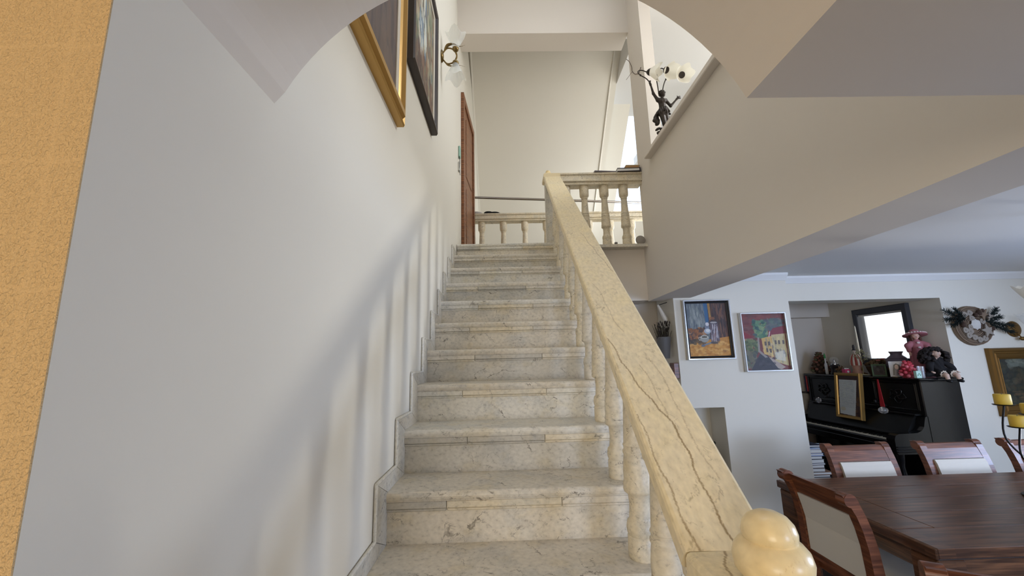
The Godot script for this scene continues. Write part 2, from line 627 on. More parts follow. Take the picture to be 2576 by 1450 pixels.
func make_materials() -> void:
	M.grain = grey_tex(512, 0.045, 3, 4)
	M.wall = plaster(c8(228, 222, 208), 0.10)
	M.wall_warm = plaster(c8(228, 219, 207), 0.10)
	M.ochre = plaster(c8(220, 188, 140), 0.35, 7.0)
	M.ceiling = plaster(c8(232, 230, 226), 0.05)
	M.trim = mat(c8(236, 234, 230), 0.7)
	M.slab = plaster(c8(190, 184, 174), 0.05)
	var img := marble_image(1024, 11, c8(224, 218, 206), c8(200, 198, 192), c8(108, 101, 92), c8(218, 207, 182))
	var mt := tex(img)
	for q in [["marble", c8(250, 246, 238)], ["marble_grey", c8(232, 231, 227)], ["marble_cream", c8(255, 248, 232)], ["marble_dark", c8(222, 221, 218)], ["marble_pale", c8(255, 255, 252)]]:
		var m := mat(q[1], 0.38, 0.0, 0.4)
		m.albedo_texture = mt
		world_tex(m, 0.75, Vector3(1.0, 1.3, 1.0))
		M[q[0]] = m
	var mr := mat(c8(255, 246, 226), 0.36, 0.0, 0.4)
	mr.albedo_texture = mt
	world_tex(mr, 1.1)
	M.baluster = mr
	var img2 := marble_image(512, 41, c8(244, 230, 194), c8(238, 222, 184), c8(214, 190, 146), c8(246, 228, 180))
	var fin := mat(c8(255, 246, 226), 0.28)
	fin.albedo_texture = tex(img2)
	world_tex(fin, 1.3)
	M.finial = fin
	# the handrail: long wandering veins down its length
	var ri := Image.create(256, 2048, false, Image.FORMAT_RGB8)
	var base := marble_image(512, 71, c8(238, 226, 198), c8(230, 220, 196), c8(190, 176, 146), c8(240, 226, 188))
	for y in 2048:
		for x in 256:
			ri.set_pixel(x, y, base.get_pixel((x * 2) % 512, y % 512))
	# each vein: darkness, then [across 0..1, along the rail 0..1 from its foot]
	for q in [[0.75, [0.02, 0.19], [0.10, 0.16], [0.19, 0.135], [0.33, 0.11], [0.50, 0.09], [0.56, 0.07], [0.54, 0.05], [0.53, 0.02], [0.60, 0.0]], [0.6, [0.57, 0.50], [0.65, 0.46], [0.75, 0.42], [0.85, 0.38], [0.97, 0.34]], [0.6, [0.0, 0.10], [0.03, 0.06], [0.06, 0.03], [0.11, 0.0]], [0.3, [0.2, 0.31], [0.32, 0.27], [0.30, 0.23], [0.42, 0.20]], [0.3, [0.7, 0.16], [0.78, 0.12], [0.72, 0.08], [0.80, 0.04]], [0.25, [0.1, 0.75], [0.4, 0.70], [0.55, 0.62]], [0.3, [0.45, 0.15], [0.52, 0.12], [0.50, 0.09]]]:
		for i in range(1, q.size() - 1):
			for k in 60:
				var t := k / 60.0
				var s: float = lerpf(q[i][0], q[i + 1][0], t) + 0.02 * sin((i + t) * 5.0) + rng.randf_range(-0.012, 0.012)
				var l: float = lerpf(q[i][1], q[i + 1][1], t)
				dab(ri, s * 0.317, 1.0 - l, 0.0034, 0.0009, c8(128, 104, 70), q[0] * 0.36)
	M.rail = mat(c8(255, 248, 232), 0.34, 0.0, 0.4)
	M.rail.albedo_texture = tex(ri)
	M.joint = mat(c8(92, 78, 58), 0.9)
	# woods
	for q in [["wood_table", c8(64, 41, 28), c8(122, 83, 56), 0.28], ["wood_chair", c8(88, 50, 32), c8(140, 86, 58), 0.30], ["wood_door", c8(104, 62, 34), c8(156, 100, 60), 0.42], ["wood_dark", c8(34, 24, 20), c8(66, 46, 36), 0.5]]:
		var m := mat(Color.WHITE, q[3])
		m.albedo_texture = tex(wood_image(384, 5 + names.size() + int(q[1].r * 90), q[1], q[2]))
		world_tex(m, 1.1)
		M[q[0]] = m
	M.piano = mat(c8(20, 20, 20), 0.16, 0.0, 0.5)
	M.piano_matt = mat(c8(24, 24, 23), 0.34, 0.0, 0.4)
	M.ivory = mat(c8(214, 206, 184), 0.4)
	M.ebony = mat(c8(14, 14, 14), 0.3)
	M.gold = mat(c8(186, 148, 84), 0.38, 0.6)
	M.gold_dark = mat(c8(122, 90, 42), 0.42, 0.6)
	M.brass = mat(c8(128, 106, 64), 0.34, 0.8)
	M.bronze = mat(c8(52, 44, 38), 0.42, 0.55)
	M.iron = mat(c8(26, 24, 24), 0.45, 0.5)
	M.silver = mat(c8(206, 206, 206), 0.25, 0.9)
	M.black = mat(c8(18, 16, 16), 0.5)
	M.dark_frame = mat(c8(44, 32, 27), 0.4)
	M.cream_fabric = mat(c8(222, 214, 200), 0.95, 0.0, 0.2)
	M.paper = mat(c8(232, 230, 224), 0.9)
	M.glass = mat(Color(0.96, 0.98, 1.0, 0.12), 0.03)
	M.glass.transparency = BaseMaterial3D.TRANSPARENCY_ALPHA
	M.frosted = mat(c8(238, 234, 222), 0.35)
	M.frosted.backlight_enabled = true
	M.frosted.backlight = c8(200, 195, 180)
	M.flower_glass = mat(Color(0.93, 0.94, 0.92, 0.45), 0.4)
	M.flower_glass.transparency = BaseMaterial3D.TRANSPARENCY_ALPHA
	M.crystal = mat(Color(0.97, 0.98, 1.0, 0.1), 0.02)
	M.crystal.transparency = BaseMaterial3D.TRANSPARENCY_ALPHA
	M.crystal.refraction_enabled = true
	M.crystal.refraction_scale = 0.05
	M.frame_grey = mat(c8(66, 68, 74), 0.5)
	M.chrome = mat(c8(150, 142, 134), 0.22, 1.0)

# ------------------------------------------------------------------ walls, floors and ceilings
const XL := -0.456     # left wall of the stairs
const XW := 1.494      # wall between the stairs and the dining room
const ZB := 3.906      # wall with the two paintings
const ZC := 4.1        # beam over the alcove and the wall beside it

func wall(called: String, label: String, st: SurfaceTool, m: Material) -> MeshInstance3D:
	return struct(called, label, "wall", st, m)

func shell() -> void:
	var st := mb()
	boxp(st, -3.3, 5.8, -EYE - 0.2, -EYE, -3.6, 6.6)
	var fl := mat(c8(120, 104, 90), 0.4)
	fl.albedo_texture = tex(wood_image(384, 77, c8(120, 96, 76), c8(176, 148, 122)))
	world_tex(fl, 0.8)
	struct("floor", "brown wooden floor of the ground floor", "floor", st, fl)
	# left wall, with a slight turn behind the landing
	st = mb()
	boxp(st, -0.8, XL, -EYE, 6.05, 0.419, 4.12)
	wall("wall_left", "tall pale plaster wall running up along the left of the marble stairs", st, M.wall)
	st = mb()
	var poly := PackedVector2Array([Vector2(XL, -4.12), Vector2(-0.385, -5.15), Vector2(-0.385, -9.0), Vector2(-0.8, -9.0), Vector2(-0.8, -4.12)])
	prism(st, poly, 7.6, Transform3D(Basis(Vector3.RIGHT, Vector3(0, 0, 1), Vector3.UP), Vector3.ZERO))
	wall("wall_gallery_left", "pale plaster wall left of the landing, carrying the door", st, M.wall)
	st = mb()
	boxp(st, -3.3, XL - 0.0002, -EYE, 1.2, 0.4172, 0.4189)
	wall("wall_front", "ochre textured plaster wall at the left edge, facing the viewer", st, M.ochre)
	# arch over the foot of the stairs and the flat lintel beside it
	st = mb()
	var p2 := PackedVector2Array()
	var c := Vector2(0.033, 0.316)
	var r := 0.5245
	var a0 := atan2(0.525 - c.y, XL - c.x)
	var a1 := atan2(0.525 - c.y, 0.514 - c.x)
	for i in 41:
		var a := lerpf(a0 if a0 > 0 else a0 + TAU, a1, i / 40.0)
		p2.append(Vector2(c.x + cos(a) * r, c.y + sin(a) * r))
	p2[0] = Vector2(XL, 0.525)
	p2.append_array(PackedVector2Array([Vector2(5.8, 0.525), Vector2(5.8, 4.8), Vector2(XL, 4.8)]))
	prism(st, p2, 0.326, Transform3D(Basis(), P(0, 0, 0.746)))
	wall("wall_arch", "plaster wall with a round arch spanning the foot of the stairs", st, M.wall_warm)
	# wall between stairs and dining room: beam, parapet, pillar
	st = mb()
	boxp(st, XW, 1.845, 0.565, 1.149, 0.747, 4.095)
	boxp(st, XW, 1.614, 1.149, 1.94, 0.747, 4.06)
	boxp(st, XW, 1.614, 1.94, 4.6, 3.655, 4.06)
	wall("wall_right", "plaster wall and pillar right of the stairs, open at the top and bottom", st, M.wall_warm)
	# under the landing
	st = mb()
	boxp(st, 0.60, XW, 0.575, 1.1185, 4.09, 4.40)
	wall("wall_landing", "plaster face under the landing slab between handrail and pillar", st, M.wall_warm)
	st = mb()
	boxp(st, -0.44, 1.75, -EYE, 1.06, 4.42, 4.55)
	wall("wall_recess", "shaded plaster wall below the landing", st, M.wall_warm)
	# wall with the paintings, with its low niche
	st = mb()
	boxp(st, 1.672, 2.82, -0.485, 0.79, ZB, 4.34)
	boxp(st, 2.06, 2.82, -EYE, -0.485, ZB, 4.34)
	boxp(st, 1.672, 2.06, -EYE, -0.485, 4.2, 4.34)
	wall("wall_back", "pale wall carrying two small paintings, with a low niche", st, M.wall)
	st = mb()
	boxp(st, 2.82, 4.57, 0.535, 0.79, ZC, 4.34)
	boxp(st, 4.57, 5.6, -EYE, 0.79, ZC, 4.34)
	wall("wall_far", "pale wall with the wreath and its beam over the alcove", st, M.wall)
	# dining room right wall with its window opening
	st = mb()
	boxp(st, 5.6, 5.8, 0.55, 1.0, 0.42, ZC)
	boxp(st, 5.6, 5.8, -EYE, 0.55, 0.42, 0.75)
	boxp(st, 5.6, 5.8, -EYE, -0.60, 0.75, 1.75)
	boxp(st, 5.6, 5.8, 0.50, 0.55, 0.75, 1.75)
	boxp(st, 5.6, 5.8, -EYE, 0.55, 1.75, 2.03)
	boxp(st, 5.6, 5.8, -EYE, 0.55, 2.90, ZC)
	boxp(st, 5.6, 5.8, 0.0, 0.55, 2.03, 2.90)
	boxp(st, 5.6, 5.8, -EYE, 1.2, -3.6, 0.42)
	wall("wall_dining", "right wall of the dining room with a wide window", st, M.wall)
	# living room behind the camera
	st = mb()
	boxp(st, -3.3, -2.05, -EYE, 1.2, -3.6, -3.4)
	boxp(st, -2.05, -0.15, 0.45, 1.2, -3.6, -3.4)
	boxp(st, -2.05, -0.15, -EYE, -1.05, -3.6, -3.4)
	boxp(st, -0.15, 2.6, -EYE, 1.2, -3.6, -3.4)
	boxp(st, 4.8, 5.6, -EYE, 1.2, -3.6, -3.4)
	boxp(st, 2.6, 4.8, 0.45, 1.2, -3.6, -3.4)
	wall("wall_garden", "wall behind the viewer with a wide garden door", st, M.wall)
	st = mb()
	boxp(st, 1.5, 1.65, -EYE, 0.95, -3.4, -1.0)
	wall("wall_partition", "partition between living room and dining room, behind the viewer", st, M.wall)
	st = mb()
	boxp(st, -3.5, -3.3, -EYE, 1.2, -3.6, 0.42)
	wall("wall_living", "side wall of the living room", st, M.ochre)
	st = mb()
	boxp(st, -3.3, 5.6, 0.95, 1.2, -3.4, 0.42)
	struct("ceiling", "living room ceiling behind the viewer", "ceiling", st, M.ceiling)
	st = mb()
	boxp(st, 1.845, 5.6, 0.79, 1.12, 0.746, 5.9)
	struct("ceiling", "white dining room ceiling", "ceiling", st, M.ceiling)
	# crown mouldings
	var n := 1
	for q in [[1.70, 2.82, ZB, 0.72], [2.82, 5.6, ZC, 0.72]]:
		st = mb()
		var prof := PackedVector2Array([Vector2(0, 0), Vector2(0.012, 0), Vector2(0.02, 0.012), Vector2(0.05, 0.05), Vector2(0.055, 0.07), Vector2(0, 0.07)])
		prism(st, prof, q[1] - q[0], Transform3D(Basis(Vector3(0, 0, 1), Vector3.UP, Vector3(1, 0, 0)), P(q[0], q[3], q[2])))
		struct("trim_%d" % n, ["white crown moulding above the two paintings", "white crown moulding on the beam over the piano alcove"][n - 1], "moulding", st, M.trim)
		n += 1
	for q in [["window_2", "glazed terrace door of the dining room"], ["window_3", "wide garden door behind the viewer"], ["window_5", "living room window behind the viewer"], ["window_6", "side window of the dining room"]]:
		st = mb()
		var pane := mb()
		if q[0] == "window_2":
			for z in [2.03, 2.86]:
				boxp(st, 5.72, 5.77, -EYE, 0.0, z, z + 0.04)
			boxp(st, 5.72, 5.77, -0.04, 0.0, 2.03, 2.90)
			boxp(pane, 5.745, 5.75, -EYE + 0.03, -0.03, 2.06, 2.87)
		elif q[0] == "window_6":
			for z in [0.75, 1.71]:
				boxp(st, 5.66, 5.72, -0.60, 0.50, z, z + 0.04)
			for y in [-0.60, 0.46]:
				boxp(st, 5.66, 5.72, y, y + 0.04, 0.75, 1.75)
			boxp(pane, 5.685, 5.69, -0.58, 0.48, 0.77, 1.73)
		elif q[0] == "window_5":
			for x in [-2.05, -1.12, -0.20]:
				boxp(st, x, x + 0.05, -1.05, 0.45, -3.52, -3.46)
			for y in [-1.05, 0.40]:
				boxp(st, -2.05, -0.15, y, y + 0.05, -3.52, -3.46)
			boxp(pane, -2.02, -0.18, -1.03, 0.42, -3.492, -3.488)
		else:
			for x in [2.6, 3.70, 4.75]:
				boxp(st, x, x + 0.05, -EYE, 0.45, -3.52, -3.46)
			for y in [-EYE, 0.40]:
				boxp(st, 2.6, 4.8, y, y + 0.05, -3.52, -3.46)
			boxp(pane, 2.63, 4.77, -EYE + 0.02, 0.42, -3.492, -3.488)
		var w := struct(q[0], q[1], "window", st, M.frame_grey)
		obj("pane", pane, M.glass, w)

func upper_floor() -> void:
	var st := mb()
	boxp(st, 0.60, XW, 1.119, 1.149, 3.97, 4.12)
	boxp(st, -0.45, 1.9, 1.119, 1.149, 4.12, 5.32)
	struct("floor", "marble landing slab at the head of the stairs", "floor", st, M.marble)
	st = mb()
	boxp(st, -0.45, 0.60, 0.98, 1.118, 4.02, 5.3)
	boxp(st, 0.60, 1.9, 0.98, 1.118, 4.40, 5.3)
	boxp(st, 1.615, 5.2, 1.12, 1.149, 0.75, 4.30)
	struct("floor", "floor slabs of the upper storey", "floor", st, M.slab)
	# beam over the landing
	st = mb()
	boxp(st, XL, XW, 3.67, 5.2, 4.005, 4.28)
	wall("wall_beam", "wide plaster beam spanning above the landing", st, M.wall_warm)
	# sloping attic ceiling behind the landing
	var k := 4.13 + 0.955 * 4.82
	st = mb()
	var z0 := 4.28
	var z1 := 8.3
	var prof := PackedVector2Array([Vector2(-z0, k - 0.955 * z0), Vector2(-z1, k - 0.955 * z1), Vector2(-z1, k - 0.955 * z1 + 0.10), Vector2(-z0, k - 0.955 * z0 + 0.10)])
	prism(st, prof, 1.675 + 0.6, Transform3D(Basis(Vector3(0, 0, 1), Vector3.UP, Vector3.RIGHT), P(-0.6, 0, 0)))
	struct("ceiling", "sloping grey attic ceiling behind the landing", "ceiling", st, M.wall)
	var n := 3
	for x in [-0.383, 1.575]:
		st = mb()
		var d := Vector3(0, -0.955, -1).normalized()
		var nrm := Vector3(0, -1, 0.955).normalized()
		var a := P(x, k - 0.955 * z0, z0)
		sweep(st, [[0.0, 0.0], [0.022, 0.0], [0.022, 0.012], [0.0, 0.022]], a, a + d * 5.4, Vector3.RIGHT, nrm)
		struct("trim_%d" % n, ["narrow cove moulding left of the sloping ceiling", "narrow cove moulding right of the sloping ceiling"][n - 3], "moulding", st, M.wall)
		n += 1
	# roof of the room to the right: a second slope with a roof light
	st = mb()
	var k2 := k + 0.45
	for q in [[1.66, 2.02, 5.5, 8.6], [2.02, 5.2, 7.0, 8.6]]:
		var pr := PackedVector2Array([Vector2(-q[2], k2 - 0.955 * q[2]), Vector2(-q[3], k2 - 0.955 * q[3]), Vector2(-q[3], k2 - 0.955 * q[3] + 0.1), Vector2(-q[2], k2 - 0.955 * q[2] + 0.1)])
		prism(st, pr, q[1] - q[0], Transform3D(Basis(Vector3(0, 0, 1), Vector3.UP, Vector3.RIGHT), P(q[0], 0, 0)))
	struct("ceiling", "lit slope of the roof beside the attic ceiling", "ceiling", st, M.wall)
	st = mb()
	boxp(st, 1.50, 3.6, 3.85, 4.0, 0.4, 4.30)
	boxp(st, 1.676, 3.6, 3.85, 4.0, 4.30, 5.9)
	boxp(st, 1.676, 1.70, 4.0, 4.9, 4.28, 5.3)
	boxp(st, 2.72, 5.2, 3.85, 4.0, 5.9, 7.6)
	boxp(st, 4.6, 5.2, 3.85, 4.0, 0.4, 5.9)
	boxp(st, 3.6, 4.6, 3.85, 4.0, 0.4, 1.4)
	boxp(st, 3.6, 4.6, 3.85, 4.0, 3.0, 5.9)
	struct("ceiling", "bright ceiling of the upper room behind the statuette", "ceiling", st, M.ceiling)
	st = mb()
	boxp(st, 5.0, 5.2, 1.12, 1.6, 0.746, 8.6)
	boxp(st, 5.0, 5.2, 3.5, 6.0, 0.746, 8.6)
	boxp(st, 5.0, 5.2, 1.6, 3.5, 0.746, 0.95)
	boxp(st, 5.0, 5.2, 1.6, 3.5, 4.25, 8.6)
	wall("wall_upper", "window wall of the upper room", st, M.wall)
	st = mb()
	for z in [0.95, 2.05, 3.15, 4.20]:
		boxp(st, 5.06, 5.12, 1.6, 3.5, z, z + 0.05)
	for y in [1.6, 3.45]:
		boxp(st, 5.06, 5.12, y, y + 0.05, 0.95, 4.25)
	var w := struct("window_4", "wide window of the upper room", "window", st, M.frame_grey)
	st = mb()
	boxp(st, 5.085, 5.09, 1.63, 3.47, 0.98, 4.22)
	obj("pane", st, M.glass, w)
	# top of the stairwell with a roof light, and the far end of the gallery
	st = mb()
	boxp(st, XL - 0.2, -0.15, 4.6, 4.8, 0.4, 4.1)
	boxp(st, 1.15, 1.7, 4.6, 4.8, 0.4, 4.1)
	boxp(st, -0.15, 1.15, 4.6, 4.8, 0.4, 1.4)
	boxp(st, -0.15, 1.15, 4.6, 4.8, 3.0, 4.1)
	struct("ceiling", "ceiling of the stairwell with a roof light", "ceiling", st, M.ceiling)
	st = mb()
	boxp(st, -0.6, 5.2, -EYE, 1.6, 8.3, 8.5)
	wall("wall_gallery", "pale wall at the far end below the sloping ceiling", st, M.wall)
	st = mb()
	boxp(st, -0.6, 5.2, -0.4, -0.3, 5.9, 8.5)
	struct("floor", "floor of the stairwell behind the gallery", "floor", st, M.slab)
	# marble sill of the opening, and the door on the landing
	st = mb()
	cbox(st, P(1.545, 1.963, 2.22), Vector3(0.235, 0.045, 2.96), 0.006)
	struct("trim_5", "pale projecting sill under the statuette", "sill", st, M.wall_warm)
	var dn := Node3D.new()
	dn.name = "door_1"
	add_child(dn)
	dn.set_meta("kind", "structure")
	dn.set_meta("label", "brown wooden door in its frame at the left of the landing")
	dn.set_meta("category", "door")
	var s0 := 0.12
	var s1 := 0.97
	dn.position = P(XL, 1.149, 4.12)
	dn.rotation.y = PI / 2 - atan2(0.071, 1.03)
	# local x runs away from the viewer's side (towards -x local), local z out of the wall
	for q in [["door_frame", s0, s0 + 0.085, 0.0, 1.955, 0.0, 0.035, "wood_door"], ["door_frame", s1 - 0.085, s1, 0.0, 1.955, 0.0, 0.035, "wood_door"], ["door_frame", s0 + 0.085, s1 - 0.085, 1.87, 1.955, 0.0, 0.035, "wood_door"], ["door_stop", s0 + 0.085, s0 + 0.13, 0.0, 1.87, 0.0, 0.006, "wood_dark"], ["door_leaf", s0 + 0.13, s1 - 0.085, 0.0, 1.87, 0.0, 0.018, "wood_door"]]:
		st = mb()
		cbox(st, Vector3((q[1] + q[2]) / 2, (q[3] + q[4]) / 2, (q[5] + q[6]) / 2), Vector3(q[2] - q[1], q[4] - q[3], q[6] - q[5]), 0.003)
		obj(q[0], st, M[q[7]], dn)
	for q in [[0.12, 0.85], [1.0, 1.75]]:
		st = mb()
		cbox(st, Vector3((s0 + s1) / 2 + 0.02, (q[0] + q[1]) / 2, 0.02), Vector3(0.42, q[1] - q[0], 0.012), 0.005)
		obj("door_panel", st, M.wood_door, dn)

# ------------------------------------------------------------------ the marble stairs
const H := 0.18
const D := 0.25125
const ZR := 1.3662     # riser 0
const Y0 := -0.651     # top of tread 0
const NOSE := 0.018

func stair_right(z: float) -> float:
	return 0.505 + (z - 0.82) * 0.0386

func stairs() -> void:
	var t := thing("staircase", "straight flight of veined white marble steps climbing to the landing", "staircase", P(0.03, -EYE, 1.8))
	var o := t.position
	var kinds := ["marble", "marble_pale", "marble_grey", "marble_cream", "marble", "marble_dark"]
	for k in range(-4, 11):
		var zr := ZR + D * k
		var yt := Y0 + H * k
		var xr := stair_right(zr)
		var xl := XL + 0.004
		var st := mb()
		# tread with a rounded nose
		var depth := D + NOSE + 0.012 if k < 10 else 0.24
		var zf := zr - NOSE
		var pr := PackedVector2Array()
		for a in 7:
			var an := PI / 2 + PI * a / 6.0
			pr.append(Vector2(-(zf + 0.014) - cos(an) * -0.014 * -1.0 * -1.0, yt - 0.016 + sin(an) * 0.016))
		pr = PackedVector2Array([Vector2(-(zf + 0.012), yt), Vector2(-(zf + 0.005), yt - 0.003), Vector2(-(zf + 0.001), yt - 0.009), Vector2(-zf, yt - 0.016), Vector2(-(zf + 0.002), yt - 0.025), Vector2(-(zf + 0.006), yt - 0.031), Vector2(-(zf + 0.006), yt - 0.033), Vector2(-(zf + depth), yt - 0.033), Vector2(-(zf + depth), yt)])
		prism(st, pr, xr - xl, Transform3D(Basis(Vector3(0, 0, 1), Vector3.UP, Vector3.RIGHT), Vector3(xl, EYE, 0) - o))
		obj("tread", st, M[["marble", "marble", "marble_pale", "marble"][absi(k * 3) % 4]], t)
		# riser
		st = mb()
		box(st, P(xl, yt - H, zr) - o, P(xr - 0.015, yt - 0.033, zr + 0.02) - o)
		obj("riser", st, M[["marble_grey", "marble", "marble_pale", "marble", "marble_grey"][absi(k * 2 + 1) % 5]], t)
		# strip of three tiles under the nose, in two tiers
		rng.seed = 100 + k
		var cuts := [xl, xl + 0.225 + rng.randf() * 0.06, xl + 0.60 + rng.randf() * 0.09, xr - 0.012]
		for i in 3:
			st = mb()
			var a0: float = cuts[i] + 0.0008
			var b0: float = cuts[i + 1] - 0.0008
			cbox(st, P((a0 + b0) / 2, yt - 0.033 - 0.0125, zr - 0.002) - o, Vector3(b0 - a0, 0.0235, 0.022), 0.002)
			cbox(st, P((a0 + b0) / 2, yt - 0.033 - 0.0305, zr + 0.003) - o, Vector3(b0 - a0, 0.0115, 0.022), 0.0035)
			obj("moulding_tile", st, M[kinds[rng.randi() % kinds.size()]], t)
		# stepped skirting on the wall
		if k < 10:
			st = mb()
			var x0 := XL + 0.0005
			var x1 := XL + 0.010
			var up := PackedVector2Array([Vector2(-(zr), yt), Vector2(-(zr + D), yt), Vector2(-(zr + D - 0.135), yt + 0.063), Vector2(-(zr - 0.135), yt + 0.063)])
			var fr := PackedVector2Array([Vector2(-zr, yt - H), Vector2(-zr, yt), Vector2(-(zr - 0.135), yt + 0.063), Vector2(-(zr - 0.135), yt - H + 0.063)])
			var xfm := Transform3D(Basis(Vector3(0, 0, 1), Vector3.UP, Vector3.RIGHT), Vector3(x0, EYE, 0) - o)
			prism(st, shrink(up), x1 - x0, xfm)
			obj("skirting", st, M[["marble_grey", "marble_pale", "marble"][absi(k) % 3]], t)
			st = mb()
			prism(st, shrink(fr), x1 - x0, xfm)
			obj("skirting", st, M[["marble", "marble_grey", "marble_pale"][absi(k) % 3]], t)
			# the thin outer lip of the skirting
			st = mb()
			for e in [[fr[3], fr[2]], [up[3], up[2]]]:
				var a3 := Vector3(x0 + 0.007, e[0].y + EYE, e[0].x) - o
				var b3 := Vector3(x0 + 0.007, e[1].y + EYE, e[1].x) - o
				tube(st, [a3, b3], [0.0065], 6)
			obj("skirting_lip", st, M.marble_pale, t)
	# the sloping body that carries the steps
	var st2 := mb()
	var body := PackedVector2Array()
	for k in range(-4, 11):
		body.append(Vector2(-(ZR + D * k + 0.02), Y0 + H * (k - 1) - 0.036))
		body.append(Vector2(-(ZR + D * k + 0.02), Y0 + H * k - 0.036))
	body.append(Vector2(-4.0, Y0 + H * 10 - 0.036))
	body.append(Vector2(-4.0, Y0 + H * 9 - 0.20))
	body.append(Vector2(-(ZR - 4 * D + 0.25), Y0 + H * -5 - 0.036))
	body[0] = Vector2(body[0].x, Y0 - H * 5 + 0.001)
	body[body.size() - 1] = Vector2(-(ZR - 4 * D + 0.35), Y0 - H * 5 + 0.001)
	prism(st2, body, 0.93, Transform3D(Basis(Vector3(0, 0, 1), Vector3.UP, Vector3.RIGHT), Vector3(XL + 0.005, EYE, 0) - o))
	obj("stair_body", st2, M.wall_warm, t)

func shrink(p: PackedVector2Array) -> PackedVector2Array:
	var c := Vector2.ZERO
	for q in p:
		c += q / p.size()
	var r := PackedVector2Array()
	for q in p:
		r.append(q + (c - q).normalized() * 0.0012)
	return r

func baluster_profile(h: float) -> Array:
	# a turned marble baluster, base to top
	var top := h - 0.125
	return [[0.0, 0.0], [0.044, 0.0], [0.047, 0.006], [0.046, 0.066], [0.043, 0.070], [0.046, 0.076], [0.048, 0.092], [0.044, 0.112], [0.037, 0.120], [0.036, 0.128], [0.0335, 0.16], [0.036, 0.196], [0.048, 0.204], [0.050, 0.212], [0.048, 0.222], [0.050, 0.230], [0.046, 0.242], [0.0465, 0.27], [0.043, 0.31], [0.041, 0.322], [0.044, 0.328], [0.044, 0.336], [0.040, 0.340], [0.040, 0.350], [0.043, 0.354], [0.039, 0.362], [0.037, 0.40], [0.031, top - 0.04], [0.031, top - 0.028], [0.036, top - 0.024], [0.032, top - 0.016], [0.040, top - 0.004], [0.047, top + 0.006], [0.049, top + 0.03], [0.049, h], [0.0, h]]

func rail_top(z: float) -> float:
	return -0.36 + 0.7203 * (z - 0.82)

func rail_x(z: float) -> float:
	return 0.415 + 0.0386 * (z - 0.82)

var rail_prof := [[-0.078, 0.0], [0.078, 0.0], [0.084, -0.003], [0.087, -0.010], [0.087, -0.040], [0.080, -0.048], [0.066, -0.052], [0.062, -0.064], [0.055, -0.072], [0.055, -0.092], [-0.055, -0.092], [-0.055, -0.072], [-0.062, -0.064], [-0.066, -0.052], [-0.080, -0.048], [-0.087, -0.040], [-0.087, -0.010], [-0.084, -0.003]]

